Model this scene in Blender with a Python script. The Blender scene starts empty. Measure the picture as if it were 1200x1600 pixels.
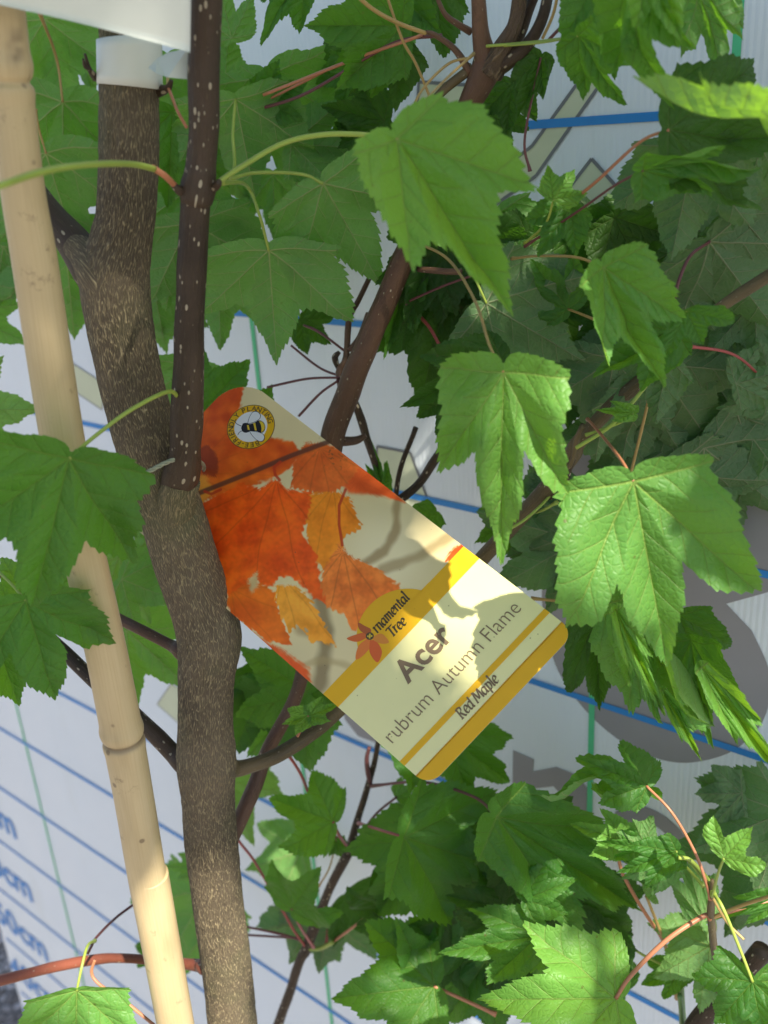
import bpy, math, random
import numpy as np
from mathutils import Vector, Matrix

random.seed(7); np.random.seed(7)
C = bpy.context.scene.collection
sc = bpy.context.scene

# ------------------------------------------------------------------ camera
CAMH = 1.45
PITCH = 0.3781; ROLL = -0.06776; F = 1482.0        # F: focal length in pixels of the 1600 px tall picture
fwd = np.array([0, math.cos(PITCH), -math.sin(PITCH)])
up0 = np.array([0, math.sin(PITCH), math.cos(PITCH)]); rt0 = np.array([1.0, 0, 0])
rt = math.cos(ROLL)*rt0 + math.sin(ROLL)*up0
up = -math.sin(ROLL)*rt0 + math.cos(ROLL)*up0
CAM = np.array([0, 0, CAMH])
cd = bpy.data.cameras.new('camera'); cam = bpy.data.objects.new('camera', cd); C.objects.link(cam)
m = Matrix.Identity(4)
for i in range(3):
    m[i][0] = rt[i]; m[i][1] = up[i]; m[i][2] = -fwd[i]; m[i][3] = CAM[i]
cam.matrix_world = m
cd.sensor_fit = 'VERTICAL'; cd.sensor_height = 7.0; cd.sensor_width = 5.25
cd.lens = F/1600*7.0; cd.clip_start = 0.01; cd.clip_end = 500
cd.dof.use_dof = True; cd.dof.focus_distance = 0.37; cd.dof.aperture_fstop = 2.4
sc.camera = cam

# ------------------------------------------------------------------ sky, sun, exposure
SUN = np.array([0.36, -0.62, 0.92]); SUN = SUN/np.linalg.norm(SUN)      # direction towards the sun
w = bpy.data.worlds.new('World'); sc.world = w; w.use_nodes = True
nt = w.node_tree; bg = nt.nodes['Background']
sky = nt.nodes.new('ShaderNodeTexSky'); sky.sky_type = 'NISHITA'; sky.sun_disc = False
sky.sun_elevation = math.asin(SUN[2]); sky.sun_rotation = math.atan2(SUN[0], SUN[1])
sky.air_density = 1.0; sky.dust_density = 1.0; sky.ozone_density = 1.0
nt.links.new(sky.outputs[0], bg.inputs[0]); bg.inputs[1].default_value = 0.092
sl = bpy.data.lights.new('sun', 'SUN'); sl.energy = 5.0; sl.angle = math.radians(0.7); sl.color = (1, .93, .80)
so = bpy.data.objects.new('sun', sl); C.objects.link(so); so.location = (1, -2, 4)
so.rotation_euler = Vector(SUN).to_track_quat('Z', 'Y').to_euler()
sc.view_settings.view_transform = 'Standard'; sc.view_settings.look = 'None'
sc.view_settings.exposure = 1.15; sc.view_settings.gamma = 1
sc.cycles.max_bounces = 10; sc.cycles.diffuse_bounces = 5; sc.cycles.transmission_bounces = 5

# ------------------------------------------------------------------ measuring helpers
YAW = 0.70212; D = 0.41375                                               # the height-chart board
BN = np.array([-math.sin(YAW), -math.cos(YAW), 0.0]); BU = np.array([math.cos(YAW), -math.sin(YAW), 0.0])
def ray(x, y): return fwd + (x-600)/F*rt + (800-y)/F*up
def ph(x, y, h):                     # point at horizontal distance h in front of the camera
    d = ray(x, y); return CAM + d*(h/d[1])
def board(x, y, off=0.0):
    d = ray(x, y); return CAM + d*((-D+off)/(d@BN))
def hb(x, y): return (board(x, y)-CAM)[1]
def P(x, y, h):                      # same, kept in front of the board
    return ph(x, y, min(h, hb(x, y)*0.965))

def catmull(pts, n):
    pts = np.array(pts, float); k = len(pts)
    if k == 2:
        t = np.linspace(0, 1, n)[:, None]; return pts[0]*(1-t)+pts[1]*t
    e = np.vstack([2*pts[0]-pts[1], pts, 2*pts[-1]-pts[-2]])
    t = np.linspace(0, k-1, n); i = np.minimum(t.astype(int), k-2); f = (t-i)[:, None]
    a, b, c, d = e[i], e[i+1], e[i+2], e[i+3]
    return 0.5*((2*b)+(-a+c)*f+(2*a-5*b+4*c-d)*f**2+(-a+3*b-3*c+d)*f**3)

def vnoise(p, seed=0):               # smooth 3D value noise, -1..1
    p = np.asarray(p, float); i = np.floor(p).astype(np.int64); f = p-i; f = f*f*(3-2*f)
    def hsh(ix, iy, iz):
        n = (ix*374761393 + iy*668265263 + iz*2147483647 + seed*1274126177) & 0xffffffff
        n = ((n ^ (n >> 13))*1274126177) & 0xffffffff
        return ((n ^ (n >> 16)) & 0xffff)/32767.5-1
    r = 0
    for dx in (0, 1):
        for dy in (0, 1):
            for dz in (0, 1):
                wgt = (f[..., 0] if dx else 1-f[..., 0])*(f[..., 1] if dy else 1-f[..., 1])*(f[..., 2] if dz else 1-f[..., 2])
                r = r+wgt*hsh(i[..., 0]+dx, i[..., 1]+dy, i[..., 2]+dz)
    return r

def mkmesh(name, v, f, uv=None, mats=(), smooth=True, matidx=None):
    me = bpy.data.meshes.new(name)
    v = np.asarray(v, float); 
    me.from_pydata(v.tolist(), [], [tuple(q) for q in (f.tolist() if isinstance(f, np.ndarray) else f)])
    if uv is not None:
        l = me.uv_layers.new(name='UVMap'); l.data.foreach_set('uv', np.asarray(uv, np.float32).ravel())
    for mm in mats: me.materials.append(mm)
    if matidx is not None: me.polygons.foreach_set('material_index', np.asarray(matidx, np.int32))
    if smooth: me.polygons.foreach_set('use_smooth', [True]*len(me.polygons))
    me.update(); return me
def link(name, me, parent=None, M=None, label=None):
    o = bpy.data.objects.new(name, me); C.objects.link(o)
    if parent is not None: o.parent = parent
    if M is not None: o.matrix_basis = M
    if label: o['label'] = label
    return o
def thing(name, label, cat, loc, group=None):
    o = bpy.data.objects.new(name, None); C.objects.link(o); o.location = loc; o.empty_display_size = .02
    o['label'] = label; o['category'] = cat
    if group: o['group'] = group
    return o
def tag(o, label, cat, group=None):
    o['label'] = label; o['category'] = cat
    if group: o['group'] = group
    return o
def off(parent): return np.array(parent.location) if parent is not None else np.zeros(3)

def tube(pts, rad, ns=12, cap=True, ripple=None, seed=0):
    pts = np.array(pts, float); n = len(pts); rad = np.broadcast_to(np.array(rad, float), (n,))
    T = np.gradient(pts, axis=0); T /= np.linalg.norm(T, axis=1)[:, None]
    ref = np.array([0, 1.0, 0]) if abs(T[0, 1]) < .9 else np.array([1.0, 0, 0])
    N = np.zeros_like(pts); a = ref-T[0]*(ref@T[0]); a /= np.linalg.norm(a)
    for i in range(n):
        a = a-T[i]*(a@T[i]); a /= np.linalg.norm(a); N[i] = a
    B = np.cross(T, N)
    th = np.linspace(0, 2*math.pi, ns, endpoint=False)
    s = np.concatenate([[0], np.cumsum(np.linalg.norm(np.diff(pts, axis=0), axis=1))])
    R = rad[:, None]*np.ones((n, ns))
    if ripple is not None: R = R+ripple(s[:, None]+0*th[None], th[None]+0*s[:, None], rad[:, None]+0*th[None])
    v = pts[:, None]+R[..., None]*(np.cos(th)[None, :, None]*N[:, None]+np.sin(th)[None, :, None]*B[:, None])
    v = v.reshape(-1, 3)
    i, j = np.meshgrid(np.arange(n-1), np.arange(ns), indexing='ij'); j2 = (j+1) % ns
    f = np.stack([i*ns+j, i*ns+j2, (i+1)*ns+j2, (i+1)*ns+j], -1).reshape(-1, 4)
    rm = rad.mean(); u0 = j/ns*2*math.pi*rm; u1 = (j+1)/ns*2*math.pi*rm
    uv = np.stack([np.stack([u0, s[i]], -1), np.stack([u1, s[i]], -1), np.stack([u1, s[i+1]], -1), np.stack([u0, s[i+1]], -1)], -2).reshape(-1, 2)
    f = f.tolist(); uv = uv.tolist()
    if cap:
        f.append(list(range(ns))[::-1]); f.append([(n-1)*ns+k for k in range(ns)])
        uv += [[0.5*rm*math.cos(t), .5*rm*math.sin(t)] for t in th[::-1]]+[[.5*rm*math.cos(t), s[-1]+.5*rm*math.sin(t)] for t in th]
    return v, f, uv

# ------------------------------------------------------------------ materials
class NB:
    def __init__(s, name):
        s.m = bpy.data.materials.new(name); s.m.use_nodes = True; s.t = s.m.node_tree; s.n = s.t.nodes
        s.b = s.n['Principled BSDF']; s.out = s.n['Material Output']
    def new(s, t, **k):
        x = s.n.new(t)
        for a, b in k.items(): setattr(x, a, b)
        return x
    def lk(s, a, b): s.t.links.new(a, b)
    def val(s, x, inp):
        if hasattr(x, 'is_output') or isinstance(x, bpy.types.NodeSocket): s.lk(x, inp)
        else: inp.default_value = x
    def math(s, op, a, b=0.0, c=None, clamp=False):
        x = s.new('ShaderNodeMath', operation=op, use_clamp=clamp); s.val(a, x.inputs[0]); s.val(b, x.inputs[1])
        if c is not None: s.val(c, x.inputs[2])
        return x.outputs[0]
    def ss(s, x, lo, hi, a=0.0, b=1.0):
        r = s.new('ShaderNodeMapRange', interpolation_type='SMOOTHSTEP'); s.val(x, r.inputs[0])
        s.val(lo, r.inputs[1]); s.val(hi, r.inputs[2]); r.inputs[3].default_value = a; r.inputs[4].default_value = b
        return r.outputs[0]
    def mix(s, f, a, b):
        x = s.new('ShaderNodeMix', data_type='RGBA'); s.val(f, x.inputs[0])
        for q, i in ((a, 6), (b, 7)):
            if isinstance(q, tuple): x.inputs[i].default_value = (*q, 1)
            else: s.lk(q, x.inputs[i])
        return x.outputs[2]
    def map(s, vec, scale, loc=(0, 0, 0)):
        x = s.new('ShaderNodeMapping'); s.lk(vec, x.inputs[0]); x.inputs['Scale'].default_value = scale; x.inputs['Location'].default_value = loc
        return x.outputs[0]
    def noise(s, vec, scale, det=3, rough=.55):
        x = s.new('ShaderNodeTexNoise'); s.lk(vec, x.inputs['Vector']); x.inputs['Scale'].default_value = scale
        x.inputs['Detail'].default_value = det; x.inputs['Roughness'].default_value = rough; return x.outputs[0]
    def vor(s, vec, scale, feat='F1', out=0, rnd=1.0):
        x = s.new('ShaderNodeTexVoronoi', feature=feat); s.lk(vec, x.inputs['Vector']); x.inputs['Scale'].default_value = scale
        x.inputs['Randomness'].default_value = rnd; return x.outputs[out]
    def bump(s, h, st, dist, nrm=None):
        x = s.new('ShaderNodeBump'); s.lk(h, x.inputs['Height']); x.inputs['Strength'].default_value = st; x.inputs['Distance'].default_value = dist
        if nrm is not None: s.lk(nrm, x.inputs['Normal'])
        return x.outputs[0]
    def obj(s): return s.new('ShaderNodeTexCoord').outputs['Object']
    def uv(s): return s.new('ShaderNodeTexCoord').outputs['UV']
    def done(s, col=None, rough=None, nrm=None, spec=None):
        if col is not None: s.val(col if not isinstance(col, tuple) else (*col, 1), s.b.inputs['Base Color'])
        if rough is not None: s.val(rough, s.b.inputs['Roughness'])
        if nrm is not None: s.lk(nrm, s.b.inputs['Normal'])
        if spec is not None: s.b.inputs['Specular IOR Level'].default_value = spec
        return s.m

def simple(name, col, rough=.6, var=.12, scale=200, spec=.4, bump=0):
    b = NB(name); n = b.noise(b.obj(), scale)
    c = b.mix(n, tuple(x*(1-var) for x in col), tuple(min(1, x*(1+var)) for x in col))
    return b.done(c, rough, b.bump(n, bump, .0005) if bump else None, spec)

def leaf_mat(name, top, under, vein_t, vein_u, trans, rough):
    b = NB(name)
    uv = b.new('ShaderNodeSeparateXYZ'); b.lk(b.uv(), uv.inputs[0]); u, v = uv.outputs[0], uv.outputs[1]
    oi = b.new('ShaderNodeObjectInfo').outputs['Random']
    ob = b.obj()
    av = b.math('ABSOLUTE', v)
    # primary veins, thinning to the tip
    w1 = b.math('MULTIPLY_ADD', u, -0.0075, 0.0105)
    prim = b.ss(av, b.math('MULTIPLY', w1, .35), w1, 1, 0)
    # secondary veins leave the primary at an angle, alternate on the two sides
    side = b.math('MULTIPLY', b.math('GREATER_THAN', v, 0.0), .47)
    n1 = b.noise(ob, 60, 2)
    bend = b.math('MULTIPLY', b.math('SUBTRACT', n1, .5), .035)
    s = b.math('ADD', b.math('SUBTRACT', u, b.math('MULTIPLY', b.math('POWER', av, .88), .82)), bend)
    fr = b.math('ABSOLUTE', b.math('SUBTRACT', b.math('FRACT', b.math('ADD', b.math('MULTIPLY', s, 6.2), side)), .5))
    w2 = b.math('MULTIPLY_ADD', av, -.10, .045)
    sec = b.math('MULTIPLY', b.ss(fr, b.math('MULTIPLY', w2, .3), w2, 1, 0), b.ss(s, 0.02, .10))
    # fine net
    net = b.vor(ob, 420, 'DISTANCE_TO_EDGE'); netm = b.ss(net, .02, .10, 1, 0)
    veins = b.math('MAXIMUM', prim, b.math('MULTIPLY', sec, .85))
    allv = b.math('MAXIMUM', veins, b.math('MULTIPLY', netm, .16))
    big = b.noise(ob, 28, 3); fine = b.noise(ob, 900, 2)
    def shade(c, k): return tuple(min(1, x*k) for x in c)
    t = b.mix(big, shade(top, .70), shade(top, 1.32)); t = b.mix(b.math('MULTIPLY', oi, .8), t, (top[0]*1.6, top[1]*1.3, top[2]*.9)); t = b.mix(b.ss(b.noise(ob, 9, 2), .55, .75, 0, .35), t, (top[0]*2.4, top[1]*1.35, top[2]))
    t = b.mix(b.math('MULTIPLY', fine, .25), t, shade(top, .6))
    # sparse blemishes
    spot = b.vor(ob, 95); spotm = b.math('MULTIPLY', b.ss(spot, .045, .075, 1, 0), .75)
    t = b.mix(spotm, t, (.10, .07, .03))
    t = b.mix(b.math('MULTIPLY', b.ss(b.noise(ob, 330, 4, .8), .66, .74), .30), t, (.20, .21, .15))
    t = b.mix(allv, t, vein_t)
    un = b.mix(big, shade(under, .85), shade(under, 1.15)); un = b.mix(b.math('MULTIPLY', allv, 1.0), un, vein_u)
    un = b.mix(b.math('MULTIPLY', spotm, .6), un, (.10, .08, .04))
    geo = b.new('ShaderNodeNewGeometry').outputs['Backfacing']
    col = b.mix(geo, t, un)
    # quilted relief between the veins
    quilt = b.math('MULTIPLY', b.math('POWER', b.math('MULTIPLY', b.math('SUBTRACT', .5, fr), 2.0), 2.0), -1.0)
    h = b.math('ADD', b.math('MULTIPLY', quilt, .5), b.math('MULTIPLY', veins, -.45))
    h = b.math('ADD', h, b.math('MULTIPLY', b.ss(net, 0, .25), .22))
    h = b.math('ADD', h, b.math('MULTIPLY', fine, .10))
    nrm = b.bump(h, .8, .0008)
    b.done(col, b.mix(n1, (rough-.1,)*3, (rough+.12,)*3), nrm, .30)
    tr = b.new('ShaderNodeBsdfTranslucent'); b.lk(nrm, tr.inputs['Normal'])
    tc = b.mix(allv, tuple(trans), (trans[0]*.55, trans[1]*.6, trans[2]*.6)); b.lk(tc, tr.inputs[0])
    ad = b.new('ShaderNodeMixShader'); ad.inputs[0].default_value = .40
    b.lk(b.b.outputs[0], ad.inputs[1]); b.lk(tr.outputs[0], ad.inputs[2]); b.lk(ad.outputs[0], b.out.inputs[0])
    return b.m
LM = {  # leaf greens by tone: sunlight and shade partly put into the colour
 'm': leaf_mat('mid_tone_leaf', (.040, .132, .027), (.135, .285, .085), (.13, .24, .04), (.40, .48, .19), (.25, .58, .02), .46),
 'y': leaf_mat('lit_tone_leaf', (.104, .280, .062), (.165, .32, .11), (.24, .38, .08), (.30, .40, .12), (.32, .60, .02), .42),
 'o': leaf_mat('dark_tone_leaf', (.028, .082, .014), (.118, .210, .088), (.085, .15, .03), (.30, .35, .18), (.12, .32, .015), .50),
}

def bark_mat(name, dark, light, fu, fv, dens, bumpd, lent=0.0, rough=.8, green=0.0):
    b = NB(name); uv = b.uv(); ob = b.obj()
    wob = b.noise(ob, 180, 3)
    mp = b.map(uv, (fu, fv, 1))
    ad = b.new('ShaderNodeVectorMath', operation='ADD'); b.lk(mp, ad.inputs[0])
    cx = b.new('ShaderNodeCombineXYZ'); b.lk(b.math('MULTIPLY', wob, 1.4), cx.inputs[0]); b.lk(b.math('MULTIPLY', wob, .3), cx.inputs[1]); b.lk(cx.outputs[0], ad.inputs[1])
    v1 = b.vor(ad.outputs[0], 1.0, 'DISTANCE_TO_EDGE'); n2 = b.noise(ad.outputs[0], 1.3, 4, .65)
    fl = b.math('MULTIPLY', b.ss(v1, .0, .13, 1, 0), b.ss(n2, dens, dens+.16))
    big = b.noise(ob, 30, 4); fine = b.noise(ob, 1400, 3, .7)
    base = b.mix(b.ss(big, .3, .7), tuple(x*.5 for x in dark), tuple(x*1.6 for x in dark))
    base = b.mix(b.ss(b.noise(ob, 85, 5, .7), .58, .70, 0, .6), base, (dark[0]*.35, dark[1]*.33, dark[2]*.3))
    base = b.mix(b.math('MULTIPLY', fine, .55), base, tuple(x*2.0 for x in dark))
    if green: base = b.mix(b.math('MULTIPLY', b.ss(b.noise(ob, 18, 3), .5, .7), green), base, (.07, .10, .035))
    col = b.mix(b.math('MULTIPLY', fl, .85), base, light)
    h = b.math('ADD', b.math('MULTIPLY', fl, .7), b.math('MULTIPLY', fine, .5)); h = b.math('ADD', h, b.math('MULTIPLY', n2, .8))
    if lent:
        lv = b.vor(b.map(uv, (560, 300, 1), (3.3, 1.7, 0)), 1.0); ls = b.vor(b.map(uv, (560, 300, 1), (3.3, 1.7, 0)), 1.0, 'F1', 1)
        sz = b.new('ShaderNodeSeparateColor'); b.lk(ls, sz.inputs[0])
        rad = b.math('MULTIPLY', b.math('POWER', sz.outputs[0], 1.7), .27*lent)
        lm = b.ss(b.math('SUBTRACT', lv, rad), -.05, .03, 1, 0)
        lm = b.math('MULTIPLY', lm, b.ss(sz.outputs[0], .30, .45))
        col = b.mix(b.math('MULTIPLY', lm, .9), col, (.40, .34, .24)); h = b.math('ADD', h, b.math('MULTIPLY', lm, 1.2))
    return b.done(col, rough, b.bump(h, .8, bumpd), .3)
BARK = bark_mat('trunk_bark', (.092, .070, .045), (.52, .42, .24), 1650, 210, .39, .0010, 0, .8, .5)
STEM = bark_mat('young_stem_bark', (.036, .023, .014), (.10, .07, .04), 900, 90, .5, .0004, 1.35, .5)
TWIG = bark_mat('twig_bark', (.085, .045, .027), (.16, .10, .06), 900, 90, .5, .0003, .8, .45)
REDTWIG = bark_mat('red_twig_bark', (.14, .042, .024), (.20, .09, .05), 900, 90, .55, .0002, .8, .38)
GREENTWIG = bark_mat('olive_twig_bark', (.085, .062, .030), (.16, .13, .07), 900, 90, .5, .0003, .7, .5)
PET = {'r': simple('red_petiole', (.30, .060, .050), .4, .3, 60), 'p': simple('pink_petiole', (.42, .17, .085), .4, .35, 50),
       'g': simple('green_petiole', (.28, .36, .06), .4, .25, 60), 'o': simple('tan_petiole', (.36, .24, .08), .42, .35, 50),
       'd': simple('dark_red_petiole', (.13, .045, .045), .45, .3, 60)}

def cane_mat():
    b = NB('bamboo_skin'); uv = b.uv(); ob = b.obj()
    fib = b.noise(b.map(uv, (1800, 25, 1)), 1.0, 3); big = b.noise(ob, 22, 4)
    c = b.mix(big, (.43, .32, .16), (.62, .49, .28)); c = b.mix(b.math('MULTIPLY', b.ss(fib, .3, .75), .22), c, (.34, .22, .09))
    c = b.mix(b.ss(b.noise(b.map(uv, (60, 12, 1)), 1.0, 4), .55, .72, 0, .45), c, (.33, .24, .12))
    c = b.mix(b.ss(b.vor(ob, 70), .05, .10, .7, 0), c, (.14, .09, .05))
    sp = b.ss(b.noise(ob, 75, 5, .7), .60, .72); c = b.mix(b.math('MULTIPLY', sp, .7), c, (.16, .10, .055))
    at = b.new('ShaderNodeAttribute', attribute_name='scar').outputs['Fac']
    c = b.mix(b.math('MULTIPLY', at, .85), c, (.13, .085, .045))
    return b.done(c, .42, b.bump(b.math('ADD', fib, b.noise(ob, 400, 3)), .25, .0003), .4)
CANE = cane_mat()

# ------------------------------------------------------------------ the ground
def ground_mat():
    b = NB('pale_gravel'); ob = b.obj()
    v = b.vor(ob, 55, 'F1', 1); d = b.vor(ob, 55, 'DISTANCE_TO_EDGE'); sz = b.new('ShaderNodeSeparateColor'); b.lk(v, sz.inputs[0])
    c = b.mix(sz.outputs[0], (.20, .16, .13), (.62, .55, .50)); c = b.mix(b.ss(d, 0, .12, 1, 0), c, (.07, .06, .05))
    return b.done(c, .85, b.bump(b.ss(d, 0, .3), .9, .006), .3)
g = 60.0
me = mkmesh('ground', [(-g, -g, 0), (g, -g, 0), (g, g, 0), (-g, g, 0)], [(0, 1, 2, 3)], None, [ground_mat()], False)
gr = link('ground', me); gr['kind'] = 'structure'; gr['label'] = 'pale gravel ground'

# ------------------------------------------------------------------ the height-chart board
def board_mat():
    b = NB('fluted_white_plastic'); ob = b.obj(); sp = b.new('ShaderNodeSeparateXYZ'); b.lk(ob, sp.inputs[0])
    fl = b.math('SINE', b.math('MULTIPLY', sp.outputs[0], 2*math.pi/.0030))
    n = b.noise(ob, 9, 4); sm = b.noise(b.map(ob, (3, 1, 1)), 6, 4); fine = b.noise(ob, 300, 3)
    c = b.mix(n, (.74, .80, .84), (.65, .72, .78)); c = b.mix(b.math('MULTIPLY', b.ss(sm, .55, .75), .25), c, (.60, .62, .56))
    sc_ = b.ss(b.noise(b.map(ob, (260, 260, 14)), 1.0, 3), .68, .74); c = b.mix(b.math('MULTIPLY', sc_, .12), c, (.45, .47, .46))
    h = b.math('ADD', b.math('MULTIPLY', fl, .5), b.math('MULTIPLY', fine, .15))
    return b.done(c, b.ss(sm, .3, .7, .28, .42), b.bump(h, .28, .0005), .5)
BMAT = board_mat()
MB = Matrix.Identity(4)
ORG = CAM-BN*D; ORG = np.array([ORG[0], ORG[1], 0.0])
BY = np.array([0, 0, 1.0])
for i in range(3):
    MB[i][0] = BU[i]; MB[i][1] = -BN[i]; MB[i][2] = BY[i]; MB[i][3] = 0
bd = thing('height_chart_board', 'white fluted plastic board printed with blue height lines and grey lettering behind the maple', 'sign', tuple(ORG))
bd.rotation_euler = MB.to_euler()
# local: x along the board, y away from the camera, z up
A0, A1, Z0, Z1 = -1.0985, .42, .06, 2.15
def boxmesh(name, x0, x1, y0, y1, z0, z1, mats):
    v = [(x, y, z) for x in (x0, x1) for y in (y0, y1) for z in (z0, z1)]
    f = [(0, 1, 3, 2), (4, 6, 7, 5), (0, 4, 5, 1), (2, 3, 7, 6), (0, 2, 6, 4), (1, 5, 7, 3)]
    return mkmesh(name, v, f, None, mats, False)
def bl(x, y):
    q = board(x, y)-ORG; return (q@BU, q[2])
ZT = 1.98; AT = bl(560, 150)[0]; RC = .05
prof = [(A0, Z0), (A1, Z0), (A1, Z1), (AT+RC, Z1)]+[(AT+RC-RC*math.sin(a), Z1-RC+RC*math.cos(a)) for a in np.linspace(0, math.pi/2, 8)][1:]
prof += [(AT, ZT+.03)]+[(AT-.03+.03*math.cos(a), ZT+.03-.03*math.sin(a)) for a in np.linspace(0, math.pi/2, 6)][1:]+[(A0, ZT)]
n_ = len(prof); vb = [(a, 0, z) for a, z in prof]+[(a, .004, z) for a, z in prof]
fb = [list(range(n_)), list(range(n_, 2*n_))[::-1]]+[[(i+1) % n_, i, i+n_, (i+1) % n_+n_] for i in range(n_)]
link('board_sheet', mkmesh('board_sheet', vb, fb, None, [BMAT], False), bd)
BLUE = simple('blue_print', (.020, .22, .58), .4, .15, 60); GREEN = simple('green_print', (.08, .50, .24), .4, .15, 60)
GREY = simple('grey_print', (.27, .265, .28), .36, .08, 40); OLIVE = simple('olive_print', (.56, .60, .42), .4, .08, 60)
DGREY = simple('dark_outline_print', (.16, .17, .18), .4, .1, 60)
def strip_mesh(name, pts, wd, lay, mat):                      # polyline print of width wd in board coords
    v = []; f = []
    for (a, b) in zip(pts[:-1], pts[1:]):
        a = np.array(a, float); b_ = np.array(b, float); d = b_-a; d /= np.linalg.norm(d); n = np.array([-d[1], d[0]])*wd/2
        k = len(v)
        for q in (a-n, b_-n, b_+n, a+n): v.append((q[0], -lay, q[1]))
        f.append((k, k+1, k+2, k+3))
    return mkmesh(name, v, f, None, [mat], False)
ZL1 = CAMH-0.00018
for k in range(-6, 14):
    z = ZL1-.1*k
    if z < .1: continue
    link('height_line', strip_mesh('height_line', [((A0 if z < ZT else AT)+.012, z), (A1, z)], .0038, .0008, BLUE), bd)
zc = CAMH-.12
for a, za, zb_ in ((-.8907, Z0, ZT-.02), (-.4485, Z0, ZT-.02), (-.2075, Z0, bl(930, 1010)[1]), (-.1509, bl(1130, 200)[1], Z1)):
    link('column_line', strip_mesh('column_line', [(a, za), (a, zb_)], .0036, .0006, GREEN), bd)
def poly_print(name, pxs, lay, mat, parent=bd):
    q = [bl(x, y) for x, y in pxs]
    return link(name, mkmesh(name, [(a, -lay, z) for a, z in q], [list(range(len(q)))], None, [mat], False), parent)
def ring_print(name, cx, cz, rx, rz, t, a0, a1, lay, mat, n=48, tilt=0):
    v = []; f = []
    for i in range(n+1):
        a = math.radians(a0+(a1-a0)*i/n)
        for s_ in (1.0, 1-t):
            x, z = rx*s_*math.cos(a), rz*s_*math.sin(a); x, z = x*math.cos(tilt)-z*math.sin(tilt), x*math.sin(tilt)+z*math.cos(tilt)
            v.append((cx+x, -lay, cz+z))
        if i: k = 2*i; f.append((k-2, k-1, k+1, k))
    return link(name, mkmesh(name, v, f, None, [mat], False), bd)
# big grey disc of the logo with its white notch
arc = catmull([(1175, 985), (1200, 1040), (1205, 1080), (1190, 1130), (1150, 1170), (1100, 1188), (1050, 1190), (990, 1170), (930, 1125), (885, 1070), (862, 1020), (848, 950), (850, 860), (868, 770), (905, 705), (960, 668), (1060, 658), (1160, 710), (1225, 800), (1232, 870), (1200, 925)], 90)
poly_print('printed_disc', [(1135, 943)]+[tuple(p) for p in arc], .0003, GREY)
# small grey disc behind the label, the n and the o below
poly_print('printed_letter', [(530, 1090), (560, 1075), (620, 1100), (640, 1150), (600, 1165), (560, 1150), (540, 1125)], .0003, GREY)
poly_print('printed_letter', [(802, 1172), (835, 1186), (833, 1205), (870, 1198), (905, 1212), (924, 1240), (922, 1300), (884, 1296), (885, 1250), (865, 1228), (833, 1232), (832, 1300), (800, 1295)], .0003, GREY)
c0 = bl(1018, 1312)
ring_print('printed_letter', c0[0], c0[1], .024, .021, .48, 0, 360, .0003, GREY, 48, -.25)
# outlined olive figures
def figure(pxs, wd=.0016):
    poly_print('printed_figure', pxs, .0003, OLIVE)
    q = [bl(*p) for p in pxs]; link('figure_outline', strip_mesh('figure_outline', q+[q[0]], wd, .0005, DGREY), bd)
figure([(925, 100), (948, 118), (838, 275), (760, 330), (740, 300), (832, 228)])
figure([(925, 248), (982, 312), (960, 400), (900, 470), (840, 440), (862, 330)])
figure([(590, 697), (642, 707), (676, 800), (640, 830), (585, 790)])
figure([(655, 128), (765, 135), (760, 170), (700, 240), (652, 190)])
figure([(115, 568), (165, 600), (160, 640), (100, 600)], .0008)
figure([(246, 1100), (268, 1068), (300, 1085), (310, 1140), (280, 1130)], .0008)
figure([(385, 700), (450, 690), (470, 760), (400, 780)], .0008)

def text_mesh(s, bold=0.0, res=4):
    cu = bpy.data.curves.new('t', 'FONT'); cu.body = s; cu.size = 1; cu.offset = bold; cu.resolution_u = res; cu.fill_mode = 'FRONT'
    o = bpy.data.objects.new('t', cu); C.objects.link(o)
    dg = bpy.context.evaluated_depsgraph_get(); me_ = o.evaluated_get(dg).to_mesh()
    v = np.array([x.co[:] for x in me_.vertices]); f = [tuple(p.vertices) for p in me_.polygons]
    o.evaluated_get(dg).to_mesh_clear(); bpy.data.objects.remove(o); bpy.data.curves.remove(cu)
    return v, f
for k, s_ in ((8, '70cm'), (9, '60cm'), (10, '50cm'), (11, '40cm'), (12, '30cm')):
    v, f = text_mesh(s_, .02); ht = .042; kx = ht/.73
    zt = ZL1-.1*(k-1)-.072
    x1 = -.972; v = v.copy(); v[:, 0] = (v[:, 0]-v[:, 0].max())*kx+x1; v[:, 1] = v[:, 1]*kx+zt
    link('height_figure', mkmesh('height_figure', np.stack([v[:, 0], 0*v[:, 0]-.0010, v[:, 1]], 1), f, None, [BLUE], False), bd)

# ------------------------------------------------------------------ plants: things
def base(x, y): return (x, y, 0.0)
tb = ph(385, 1700, .345)
tree = thing('red_maple_tree', 'red maple with thick ridged trunk behind the bamboo cane, its leafy branches filling the picture', 'tree', (float(tb[0]), float(tb[1]), 0))
sb = ph(400, 1700, .52)
sap = thing('maple_sapling', 'slender maple sapling with thin grey stem and red leaf stalks right of the trunk', 'sapling', (float(sb[0]), float(sb[1]), 0))
cb = ph(1060, 1660, .33)
cut = thing('pruned_maple', 'maple shoot with a cut brown stub and yellow green stalks at lower right', 'sapling', (float(cb[0]), float(cb[1]), 0))

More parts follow.
